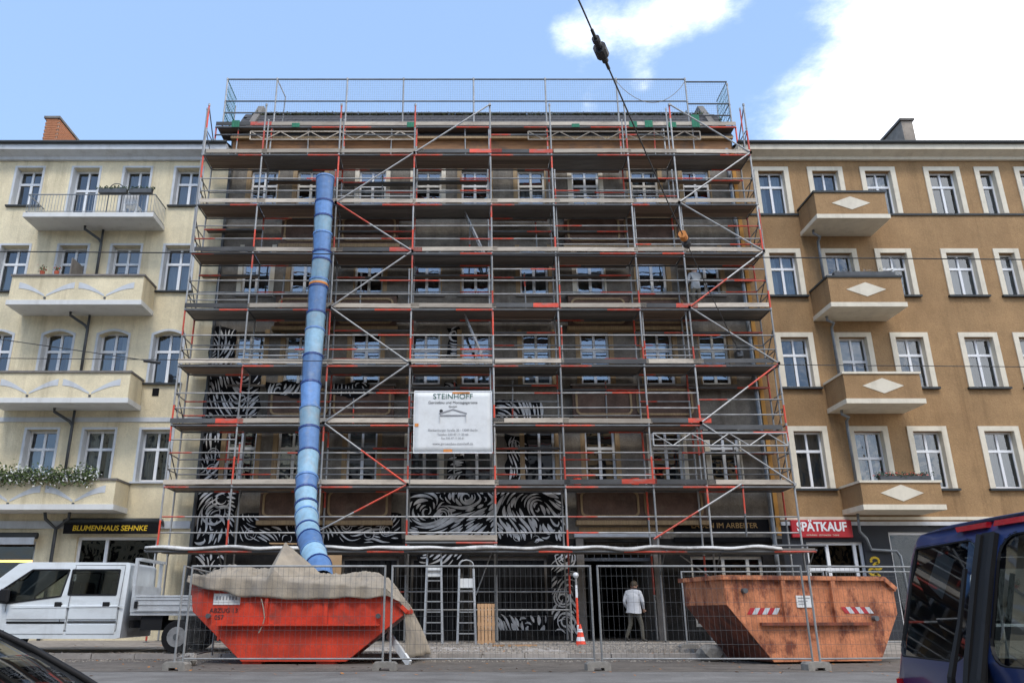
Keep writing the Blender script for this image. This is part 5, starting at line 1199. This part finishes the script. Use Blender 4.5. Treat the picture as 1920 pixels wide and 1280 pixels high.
MB().box(-11.4, -11.2, PD + .05, PD + PW - .05, .35, .6).build('bumper', M['black_plastic'], pk_, bevel=.03, basis=PB)
# seats and dash inside
for x in (-8.95, -7.95):
    for y in (PD + .25, PD + 1.1): MB().box(x - .1, x + .45, y, y + .55, .75, .95).box(x + .38, x + .52, y, y + .55, .952, 1.62).build('seat', M['rubber'], pk_, bevel=.04, basis=PB)
MB().box(-10.1, -9.6, PD + .12, PD + PW - .12, .8, 1.16).build('dashboard', M['rubber'], pk_, bevel=.04, basis=PB)
MB().box(-7.05, -3.9, PD + .25, PD + PW - .25, .55, .72).build('chassis', M['rubber'], pk_, basis=PB); MB().box(-6.75, -6.3, PD + .08, PD + .5, .5, .85).build('tool_box', M['black_plastic'], pk_, basis=PB)
MB().box(-6.98, -3.8, PD + .02, PD + PW - .02, .83, .90).build('bed_floor', M['alu_bed'], pk_, basis=PB)
def dropside(xa, xb, y, z0, z1):
    o = MB().box(xa, xb, y, y + .03, z0, z1).build('dropside', M['alu_bed'], pk_, basis=PB)
    for z in (z0 + .02, (z0 * 2 + z1) / 3 + .03, (z0 + z1 * 2) / 3 + .02, z1 - .04): MB().box(xa + .06, xb - .06, y - .016, y - .001, z, z + .025).build('rib', M['alu_bed'], o, basis=PB)
    MB().box(xa + .05, xa + .12, y - .035, y - .018, z0 + .08, z0 + .24).build('latch', M['black_plastic'], o, basis=PB)
dropside(-6.95, -5.4, PD, .905, 1.28); dropside(-5.37, -3.83, PD, .905, 1.28); dropside(-6.95, -3.83, PD + PW - .03, .905, 1.28)
MB().box(-3.82, -3.79, PD + .02, PD + PW - .02, .905, 1.28).build('tailboard', M['alu_bed'], pk_, basis=PB)
MB().box(-7.02, -6.96, PD + .1, PD + PW - .1, .905, 1.5).build('headboard', M['alu_bed'], pk_, basis=PB)
for y in (PD + .12, PD + PW - .2): MB().box(-7.04, -6.97, y, y + .08, 1.5, 2.08).build('headboard_post', M['alu_bed'], pk_, basis=PB)
MB().box(-7.04, -6.9, PD + .12, PD + PW - .12, 2.08, 2.14).build('headboard_rail', M['alu_bed'], pk_, basis=PB)
# ================================================================== blue van, rear towards the left
vn = thing('blue_van', 'dark blue van seen from its rear doors at the right edge', 'van', (2.40, 4.05, road_z(4.05)), 0)
def vx(y, z):                                                    # rear skin: bulges in plan, leans forward above the belt
    return .05 * (y / .9) ** 2 + .07 * (abs(y) / .93) ** 8 + (max(0, z - 1.0) * .30) + .05 * max(0, z - 1.6) ** 2 * 8
def vhw(z): return .95 if z < 1.05 else .95 - (z - 1.05) * .17   # half width
def vo():
    pts = []
    zsr = [.38, .6, .8, 1.0, 1.15, 1.3, 1.45, 1.58, 1.66]
    pts += [(vhw(z), z) for z in zsr]
    c0 = vhw(1.66)
    pts += [(c0 - .16 + .16 * math.cos(R(a)), 1.66 + .13 * math.sin(R(a))) for a in (20, 45, 70)]
    pts += [(y, 1.80) for y in (.45, .2, 0, -.2, -.45)]
    pts += [(-(c0 - .16 + .16 * math.cos(R(a))), 1.66 + .13 * math.sin(R(a))) for a in (70, 45, 20)]
    pts += [(-vhw(z), z) for z in zsr[::-1]]
    return pts
def vwin(s_):
    base = rrect(.075, .88, 1.12, 1.71, .12, 5)
    pts = [(min(y, vhw(z) - .055), z) for y, z in base]
    return [(y * s_, z) for y, z in pts]
ol = vo(); b = MB()
vs_, fs_ = fill_mesh([ol, vwin(1), vwin(-1)], lambda y, z: (vx(y, z), y, z)); b.add(vs_, fs_)
# rounded wrap from the rear skin on to sides and roof
ring0 = [(vx(y, z), y, z) for y, z in ol]
ring1 = [(vx(y, z) + .045, y * 1.018, z + (.012 if z > 1.7 else 0)) for y, z in ol]; ring2 = [(vx(y, z) + .16, y * 1.03, z + (.03 if z > 1.7 else 0)) for y, z in ol]
loft_faces(b, [ring0, ring1, ring2])
o = b.build('rear_doors', M['car_blue'], vn, smooth=True, local=True)
for s_ in (1, -1):
    w_ = vwin(s_)
    vs_, fs_ = fill_mesh([w_], lambda y, z: (vx(y, z) + .012, y, z)); MB().add(vs_, fs_).build('pane', M['glass_car'], vn, local=True)
    g = MB(); n = len(w_)
    for k in range(n):
        p, q = w_[k], w_[(k + 1) % n]; g.bar((vx(*p) + .008, p[0], p[1]), (vx(*q) + .01, q[0], q[1]), .014, .014)
    g.build('window_seal', M['black_plastic'], vn, local=True)
    b = MB(); zz = [.55, .75, .95, 1.15, 1.35, 1.55, 1.72]
    b.path([(vx(.05 * s_, z) - .014, (.055 if z > 1 else .055 + (1.0 - z) * .18) * s_, z) for z in zz], .022, 6).build('door_seal', M['black_plastic'], vn, local=True)
    MB().path([(vx(.1, .9) - .035, .15 * s_, .88), (vx(.1, 1.05) - .05, .115 * s_, 1.06), (vx(.1, 1.3) - .045, .10 * s_, 1.3), (vx(.1, 1.55) - .04, .10 * s_, 1.56)], [.025, .02, .014, .012], 6).build('wiper', M['black_plastic'], vn, local=True)
    pts = [(.03 * s_, 1.755), (.28 * s_, 1.755), (.31 * s_, 1.783), (.03 * s_, 1.783)]
    MB().add([(vx(y, z) - .012, y, z) for y, z in pts] + [(vx(y, z) + .02, y, z) for y, z in pts], [(0, 1, 2, 3), (0, 1, 5, 4), (1, 2, 6, 5), (2, 3, 7, 6), (3, 0, 4, 7)]).build('brake_light', M['tail_red'], vn, local=True)
    tl2 = [(.84, .72), (.955, .72), (.955, 1.0), (.86, 1.0)]
    MB().add([(vx(y, z) - .008, y * s_, z) for y, z in tl2] + [(vx(y, z) + .12, (y + .01) * s_, z) for y, z in tl2], [(0, 1, 2, 3), (0, 1, 5, 4), (1, 2, 6, 5), (2, 3, 7, 6), (3, 0, 4, 7)]).build('tail_lamp', M['tail_red'], vn, local=True)
# sides, roof, front
def sd(x, z, s_): return (x, s_ * vhw(z) * 1.03, z)
sp_ = [(.16 + .2 * max(0, z - 1.0) * 1.5, z) for z in (.38, .7, 1.0, 1.3, 1.66)] + [(3.2, 1.69), (3.95, 1.2), (4.7, 1.0), (4.85, .7), (4.8, .38)]
hw_ = [rrect(.62, 1.42, 1.1, 1.6, .07, 3), rrect(1.58, 2.5, 1.1, 1.6, .07, 3), [(2.65, 1.1), (3.55, 1.1), (3.1, 1.6), (2.65, 1.6)]]
for s_ in (1, -1):
    vs_, fs_ = fill_mesh([sp_] + hw_, lambda x, z: sd(x, z, s_)); MB().add(vs_, fs_).build('side_panel', M['car_blue'], vn, local=True)
    for h_ in hw_:
        vs_, fs_ = fill_mesh([h_], lambda x, z: (x, s_ * (vhw(z) * 1.03 - .012), z)); MB().add(vs_, fs_).build('pane', M['glass_car'], vn, local=True)
b = MB(); sub = [p for p in ring2 if p[2] >= 1.655]
st = [sub, [(1.4, p[1], p[2] + .02) for p in sub], [(2.6, p[1], p[2] + .015) for p in sub], [(3.25, p[1] * .99, 1.66 + (p[2] - 1.66) * .5) for p in sub]]
for i in range(3):
    for k in range(len(sub) - 1): b.quad(st[i][k], st[i + 1][k], st[i + 1][k + 1], st[i][k + 1])
b.build('roof', M['car_blue'], vn, smooth=True, local=True)
MB().quad((3.2, -.8, 1.72), (3.2, .8, 1.72), (3.98, .9, 1.2), (3.98, -.9, 1.2)).build('windscreen', M['glass_car'], vn, local=True)
MB().add([(3.95, -.93, 1.2), (3.95, .93, 1.2), (4.7, .9, 1.0), (4.7, -.9, 1.0), (4.86, -.88, .4), (4.86, .88, .4)], [(0, 1, 2, 3), (3, 2, 5, 4)]).build('bonnet', M['car_blue'], vn, local=True)
MB().box(.1, 4.8, -.9, .9, .36, .42).build('floor_pan', M['rubber'], vn, local=True)
MB().box(-.06, .2, -.93, .93, .33, .55).build('bumper', M['black_plastic'], vn, local=True, bevel=.03)
for x in (1.0, 3.9):
    for y in (-.93, .72): wheel(vn, x, y, .33, .33, .21, local=True)
for y in (-.7, .1): MB().box(1.75, 2.25, y, y + .6, .5, .85).box(1.72, 1.84, y, y + .6, .86, 1.4).build('seat', M['rubber'], vn, local=True, bevel=.05)
MB().box(.45, 1.5, -.75, .75, .42, .75).build('cargo', M['black_plastic'], vn, local=True, bevel=.04)
MB().add([(vx(0, z) - .012, y, z) for z in (.72, 1.0, 1.25, 1.5, 1.73) for y in (-.05, .05)], [(2 * k, 2 * k + 1, 2 * k + 3, 2 * k + 2) for k in range(4)]).build('centre_strip', M['black_plastic'], vn, local=True)
pp = [(.60, 1.50), (.42, 1.42), (.34, 1.62), (.52, 1.68)]
MB().add([(vx(y, z) + .03, y, z) for y, z in pp], [(0, 1, 2, 3)]).build('paper_notice', M['ink_grey'], vn, local=True)
# ================================================================== dark car in the near left corner
cr = thing('dark_car', 'dark car in the bottom left corner, only its windscreen edge showing', 'car', (-2.6, 3.2, road_z(3.2)))
hwid = .82
A0, A1 = (1.17, .95), (.05, 1.42)                                # windscreen base and top in local (x, z)
prof_c = [(2.05, .25), (2.1, .55), (1.95, .72), (1.2, .94)]
cs = [(-2.1, .25), (-2.12, .8), (-1.95, .95), (-1.6, 1.0), (1.2, .92), (1.95, .72), (2.1, .55), (2.05, .25)]
for s_ in (-1, 1): MB().add([(x, s_ * hwid, z) for x, z in cs], [tuple(range(len(cs)))]).build('side_panel', M['car_grey'], cr, local=True)
b = MB()
for (p, q) in zip(cs, cs[1:]):
    if p == (-1.6, 1.0): continue
    b.quad((p[0], -hwid, p[1]), (q[0], -hwid, q[1]), (q[0], hwid, q[1]), (p[0], hwid, p[1]))
b.build('bonnet', M['car_grey'], cr, local=True)
tw = hwid - .14
b = MB(); n = 10
for i in range(n):
    def wp(i, u): y = -1 + 2 * i / n; w_ = hwid - .04 + (tw - hwid + .04) * u; return (A0[0] + (A1[0] - A0[0]) * u - .10 * y * y * (1 - u * .4), y * w_, A0[1] + (A1[1] - A0[1]) * u + .05 * math.sin(math.pi * u) )
    for k in range(6): b.quad(wp(i, k / 6), wp(i + 1, k / 6), wp(i + 1, (k + 1) / 6), wp(i, (k + 1) / 6))
b.build('windscreen', M['glass_dark'], cr, smooth=True, local=True)
for s_ in (-1, 1):
    MB().path([(A0[0] - .10, s_ * (hwid - .02), A0[1] - .02)] + [(A0[0] + (A1[0] - A0[0]) * u - .10 * (1 - u * .4), s_ * (hwid - .03 + (tw - hwid + .03) * u), A0[1] + (A1[1] - A0[1]) * u + .05 * math.sin(math.pi * u) + .008) for u in (0, .2, .4, .6, .8, 1)], .016, 8).build('pillar', M['black_plastic'], cr, smooth=True, local=True)
    MB().add([(.95, s_ * (hwid - .05), .97), (-.02, s_ * tw, 1.40), (-1.0, s_ * tw, 1.38), (-1.6, s_ * (hwid - .05), 1.0)], [(0, 1, 2, 3)]).build('side_window', M['glass_dark'], cr, local=True)
MB().box(A1[0] - 1.1, A1[0], -tw, tw, 1.39, 1.435).build('roof', M['car_grey'], cr, local=True, bevel=.02)
MB().quad((-1.05, -tw, 1.40), (-1.05, tw, 1.40), (-1.65, hwid - .05, 1.0), (-1.65, -hwid + .05, 1.0)).build('rear_window', M['glass_dark'], cr, local=True)
MB().box(.3, .75, -.6, -.15, .5, .95).box(-.5, -.35, -.6, -.15, .6, 1.2).build('seat', M['rubber'], cr, local=True)
for x in (-1.3, 1.3):
    for y in (-hwid + .01, hwid - .2): wheel(cr, x, y, .3, .3, .19, local=True)
# ================================================================== overhead wires
def wire(name, label, pts, r=.009):
    o = MB().path(pts, r, 6).build(name, M['wire']); return tag(o, label, 'wire', 'overhead tram wires')
def hwire(d, yl, yr, label):
    a, c = P(-60, yl, d), P(1990, yr, d)
    return wire('tram_wire', label, [a + (c - a) * (k / 20) - Vector((0, 0, .0)) for k in range(21)])
hwire(11.0, 471, 487, 'upper tram wire running straight across the street front')
hwire(16.5, 671, 688, 'lower tram wire running straight across the street front')
a, c = P(-40, 630, 15.0), P(292, 678, 16.5); wire('tram_wire', 'short slanting tram wire in front of the yellow house', [a + (c - a) * (k / 8) for k in range(9)])
o = MB().path([P(270, 676, 16.4), P(300, 680, 16.4)], .035, 8).build('wire_clamp', M['wire']); tag(o, 'black clamp on the lower tram wire before the yellow house', 'clamp')
an = P(1388, 662, 26.5); fa = P(1085, 0, 9.0); far = an + (fa - an) * 1.2
sw_ = thing('span_wire', 'slanting span wire with black insulators crossing the sky to the scaffold', 'wire', an)
sp2 = lambda u: an + (fa - an) * u + Vector((0, 0, -.25 * math.sin(math.pi * min(1, u))))
MB().path([sp2(1.2 * k / 40) for k in range(41)], .013, 6).build('cable', M['wire'], sw_)
def insul(u, r, parts, m_='wire'):
    a = sp2(u); t = (sp2(u + .01) - a).normalized(); b = MB()
    for (s0, s1, q) in parts: b.tube(a + t * s0, a + t * s1, q, 12)
    b.build('insulator', M[m_], sw_)
def ufor(py):
    lo, hi = 0., 1.1
    for _ in range(40):
        m_ = (lo + hi) / 2; p = sp2(m_); dd = p.y; ang = math.atan2(p.z - EYE, dd) - PITCH; yy = CY - F * math.tan(ang)
        if yy > py: lo = m_
        else: hi = m_
    return lo
insul(ufor(96), .1, [(-.45, -.25, .025), (-.25, -.1, .05), (-.1, .1, .1), (.1, .25, .05), (.25, .5, .025)]); insul(ufor(75), .1, [(-.04, .04, .06)])
insul(ufor(455), .1, [(-.3, .3, .035), (-.1, .1, .1)]); insul(ufor(443), .1, [(-.1, .14, .09)], 'ink_orange'); insul(ufor(655), .1, [(-.2, .2, .03), (-.08, .08, .08)])
MB().box(an.x - .1, an.x + .1, an.y, an.y + .25, an.z - .1, an.z + .1).build('wall_anchor', M['steel_dark'], sw_)
# ================================================================== balcony plants and pots
def flowerbox(x0, x1, y, z, label, mats, n=700, box='pipe_dark', sp=(.1, .08, .09), size=.05, seed=1, hang=0):
    o = thing('flower_box', label, 'flower box', ((x0 + x1) / 2, y, z), 0, 'balcony flower boxes')
    MB().box(x0, x1, y - .09, y + .09, z, z + .16).build('trough', M[box], o)
    pts = [(x0 + (x1 - x0) * k / 20, y - hang * .1, z + .2 - hang * .12) for k in range(21)]
    tag(foliage('plants', [M[m_] for m_ in mats], o, pts, n, sp, size, random.Random(seed)), kind='stuff')
flowerbox(-15.3, -13.4, 25.6, 5.06, 'flower box with hanging green plants on the lowest left balcony, left half', ['leaf_green', 'flower_white'], 1500, hang=1, sp=(.12, .1, .14)); flowerbox(-13.2, -11.7, 25.6, 5.06, 'flower box with white flowers on the lowest left balcony, right half', ['leaf_green', 'flower_white'], 1300, hang=1, sp=(.12, .1, .14), seed=2)
flowerbox(13.3, 14.9, 25.42, 4.96, 'dark green flower box on the lowest right balcony', ['leaf_dark', 'flower_red'], 500, sp=(.08, .06, .05), seed=3); flowerbox(12.9, 15.0, 25.42, 11.98, 'sparse dry flower box on the second highest right balcony', ['cement', 'leaf_dark'], 260, sp=(.1, .06, .06), size=.04, seed=4)
flowerbox(-13.0, -12.0, 25.6, 15.32, 'dark flower box on the iron railing of the top left balcony, left one', ['leaf_dark', 'leaf_green'], 160, sp=(.1, .05, .03), seed=5); flowerbox(-12.0 + .1, -11.1, 25.6, 15.32, 'dark flower box on the iron railing of the top left balcony, right one', ['leaf_dark', 'leaf_green'], 160, sp=(.1, .05, .03), seed=6)
for k, (x, l_) in enumerate(((-14.6, 'small plant pot on the third left balcony ledge, leftmost'), (-14.1, 'small red plant pot on the third left balcony ledge, middle'))):
    o = thing('plant_pot', l_, 'plant pot', (x, 25.72, 12.172), 0, 'pots on the third left balcony'); MB().lathe([(.06, 0), (.09, .14)], (x, 25.72, 12.172), 12).build('pot', M['terracotta'], o)
    tag(foliage('plants', [M['leaf_green'], M['flower_red']], o, [(x, 25.72, 12.4)], 60, (.06, .06, .06), .04, random.Random(k)), kind='stuff')
o = MB().box(-13.55, -12.75, 25.8, 26.7, 12.172, 12.95).build('balcony_screen', M['cement']); bpy.data.objects.remove(o)
sc = thing('balcony_screen', 'slanted grey screen on the third left balcony', 'screen', (-13.2, 26.2, 12.1))
MB().prism([(-13.72, 11.3), (-13.68, 11.3), (-13.68, 12.9), (-13.72, 12.9)], 25.85, 26.7).build('sheet', M['cement'], sc)
tr2 = thing('garden_arch', 'thin metal garden arch on the top left balcony', 'arch', (-12.6, 26.1, 14.57))
MB().path([(-12.85, 26.0, 14.57), (-12.85, 26.0, 15.7)] + [(-12.6 - .25 * math.cos(math.pi * k / 8), 26.0, 15.7 + .25 * math.sin(math.pi * k / 8)) for k in range(9)] + [(-12.35, 26.0, 14.57)], .018, 6).build('hoop', M['pipe_dark'], tr2)
cc = thing('balcony_chair', 'white plastic chair on the top left balcony', 'chair', (-11.9, 26.1, 14.57))
MB().box(-12.15, -11.7, 25.9, 26.3, 15.0, 15.04).build('seat', M['white_plain'], cc); MB().box(-12.15, -11.7, 25.86, 25.9, 15.04, 15.4).build('backrest', M['white_plain'], cc)
for (x, y) in ((-12.12, 25.93), (-11.73, 25.93), (-12.12, 26.27), (-11.73, 26.27)): MB().box(x - .02, x + .02, y - .02, y + .02, 14.572, 15.0).build('leg', M['white_plain'], cc)
# buckets on the first deck
for k, (px, l_) in enumerate(((1082, 'red bucket on the lowest scaffold deck, the left one of two'), (1190, 'red bucket on the lowest scaffold deck, the right one of two'))):
    x = PX(px, 890, YS + .5); o = thing('bucket', l_, 'bucket', (x, YS + .5, LV[0] + .006), 0, 'red buckets on the scaffold')
    MB().lathe([(.11, 0), (.14, .26), (.15, .27)], n=14).build('pail', M['cone_orange'], o, smooth=False, local=True); MB().path([(.14 * math.cos(math.pi * q / 8), 0, .27 + .1 * math.sin(math.pi * q / 8)) for q in range(9)], .006, 5).build('handle', M['steel_dark'], o, local=True)
# ================================================================== people
def figure(name, label, loc, rz, J, top_m, leg_m, jacket=True, helmet=None):
    o0 = thing(name, label, 'person', loc, rz)
    me = bpy.data.meshes.new('body'); names = list(J); idx = {k: i for i, k in enumerate(names)}
    ED = [('pelvis', 'spine'), ('spine', 'chest'), ('chest', 'neck'), ('neck', 'head0'), ('head0', 'head1'), ('head1', 'head2'), ('chest', 'shL'), ('shL', 'elL'), ('elL', 'wrL'), ('wrL', 'paL'), ('chest', 'shR'), ('shR', 'elR'), ('elR', 'wrR'), ('wrR', 'paR'), ('pelvis', 'hiL'), ('hiL', 'knL'), ('knL', 'anL'), ('anL', 'toL'), ('pelvis', 'hiR'), ('hiR', 'knR'), ('knR', 'anR'), ('anR', 'toR')]
    RD = dict(pelvis=.14, spine=.135, chest=.15, neck=.055, head0=.075, head1=.098, head2=.07, sh=.08, el=.055, wr=.038, pa=.034, hi=.1, kn=.068, an=.048, to=.042)
    co_ = [Vector(J[k]) for k in names]; ed = [(idx[a], idx[c]) for a, c in ED]; rad = [RD.get(k, RD.get(k[:2])) for k in names]
    for s_ in 'LR':                                              # five fingers rooted in the palm
        pa, wr = Vector(J['pa' + s_]), Vector(J['wr' + s_]); t = (pa - wr).normalized(); u = t.cross(Vector((0, 1, .3))).normalized(); v = u.cross(t)
        for k, (off, ln) in enumerate(((-.03, .075), (-.01, .085), (.01, .08), (.03, .06), (.045, .05))):
            root = pa + u * off * .9 if k < 4 else pa - t * .03 + u * .04
            dr = t if k < 4 else (t + u * .9).normalized()
            i0 = len(co_); co_ += [root + dr * ln * .5 + v * .004, root + dr * ln * .95 + v * .018]; rad += [.011, .009]; ed += [(idx['pa' + s_], i0), (i0, i0 + 1)]
    me.from_pydata([tuple(v) for v in co_], ed, [])
    tmp = bpy.data.objects.new('tmp', me); COL.objects.link(tmp)
    tmp.modifiers.new('s', 'SKIN'); sm2 = tmp.modifiers.new('d', 'SUBSURF'); sm2.levels = 2; sm2.render_levels = 2
    for i, sv_ in enumerate(me.skin_vertices[0].data): sv_.radius = (rad[i], rad[i]); sv_.use_root = (i == idx['pelvis'])
    bpy.context.view_layer.update()
    m2 = bpy.data.meshes.new_from_object(tmp.evaluated_get(bpy.context.evaluated_depsgraph_get())); bpy.data.objects.remove(tmp)
    m2.materials.clear()
    for k in (top_m, leg_m, 'skin', 'shoe'): m2.materials.append(M[k])
    wl, wr_ = Vector(J['wrL']), Vector(J['wrR']); pel = J['pelvis'][2]
    for p in m2.polygons:
        c = p.center; mi = 0 if c.z > pel - .06 else 1
        if c.z > J['neck'][2] + .015 and (c - Vector(J['head1'])).length < .3 and abs(c.x - J['neck'][0]) < .16: mi = 2
        for s_ in 'LR':
            if (c - Vector(J['pa' + s_])).length < .13 and (c - Vector(J['wr' + s_])).dot(Vector(J['pa' + s_]) - Vector(J['wr' + s_])) > -.001: mi = 2
            if (c - Vector(J['an' + s_])).length < .2 and c.z < J['an' + s_][2] + .03: mi = 3
        p.material_index = mi; p.use_smooth = True
    body = piece('body', m2, o0, local=True)
    h1, h2 = Vector(J['head1']), Vector(J['head2'])
    hb_ = bmesh.new(); bmesh.ops.create_uvsphere(hb_, u_segments=16, v_segments=10, radius=.117)
    bmesh.ops.delete(hb_, geom=[v for v in hb_.verts if v.co.z < -.02 and v.co.y > -.03 or v.co.z < -.075], context='VERTS')
    hm = bpy.data.meshes.new('hair'); hb_.to_mesh(hm); hb_.free(); hm.materials.append(M[helmet or 'hair']); piece('helmet' if helmet else 'hair', hm, o0, tuple(h1 + Vector((0, 0, .025))), (0, 0, 0), (.86, .98, .95), local=True)
    for s_ in (-1, 1): MB().lathe([(.006, -.03), (.018, 0), (.006, .03)], (h1.x + s_ * .092, h1.y, h1.z - .02), 8).build('ear', M['skin'], o0, local=True)
    MB().add([(h1.x - .012, h1.y + .092, h1.z - .01), (h1.x + .012, h1.y + .092, h1.z - .01), (h1.x + .016, h1.y + .095, h1.z - .05), (h1.x - .016, h1.y + .095, h1.z - .05), (h1.x, h1.y + .125, h1.z - .045)], [(0, 1, 4), (1, 2, 4), (2, 3, 4), (3, 0, 4)]).build('nose', M['skin'], o0, local=True)
    if jacket:
        b = MB(); rings_ = []; ch_, pe = Vector(J['chest']), Vector(J['pelvis'])
        for (u, rx, ry_) in ((1.16, .10, .09), (1.05, .20, .135), (.75, .215, .155), (.4, .20, .15), (0, .215, .165), (-.25, .235, .18)):
            c = pe + (ch_ - pe) * u
            rings_.append([(c.x + rx * math.cos(a) * (1 + .03 * math.sin(3 * a + u * 5)), c.y + ry_ * math.sin(a), c.z + .015 * math.sin(2 * a)) for a in [2 * math.pi * k / 20 for k in range(20)]])
        loft_faces(b, rings_); b.build('jacket', M[top_m], o0, smooth=True, local=True)
    return o0
walk = dict(pelvis=(0, 0, .93), spine=(.01, 0, 1.14), chest=(.02, 0, 1.34), neck=(.03, .02, 1.5), head0=(.04, .03, 1.55), head1=(.045, .04, 1.62), head2=(.045, .04, 1.68), shL=(-.18, 0, 1.4), elL=(-.27, -.03, 1.13), wrL=(-.2, .1, .95), paL=(-.17, .14, .89), shR=(.21, 0, 1.4), elR=(.29, -.04, 1.14), wrR=(.27, .1, .95), paR=(.26, .15, .89),
            hiL=(-.1, 0, .88), knL=(-.13, .02, .5), anL=(-.27, -.03, .13), toL=(-.17, .02, .045), hiR=(.1, 0, .88), knR=(.19, .06, .5), anR=(.21, .04, .085), toR=(.33, .1, .045))
wp_ = (PX(1192, 1196, 25.0), 25.0, pave_z(25) + .0)
figure('person', 'walking person in a pale grey jacket and dark trousers, seen from behind', wp_, R(-25), walk, 'jacket_grey', 'trousers')
wk = dict(walk); wk.update(wrR=(.34, .28, 1.5), elR=(.36, .12, 1.28), paR=(.35, .33, 1.56), wrL=(-.2, .25, 1.05), paL=(-.18, .31, 1.03), anL=(-.11, 0, .085), knL=(-.11, .03, .48), toL=(-.12, .14, .04), anR=(.12, .02, .085), knR=(.12, .04, .48), toR=(.13, .16, .04))
figure('person', 'worker in grey clothes on the fourth scaffold deck, one arm raised to the wall', (PX(1306, 560, YS + .45), YS + .45, LV[3] + .0), R(10), wk, 'vest', 'trousers', jacket=False)
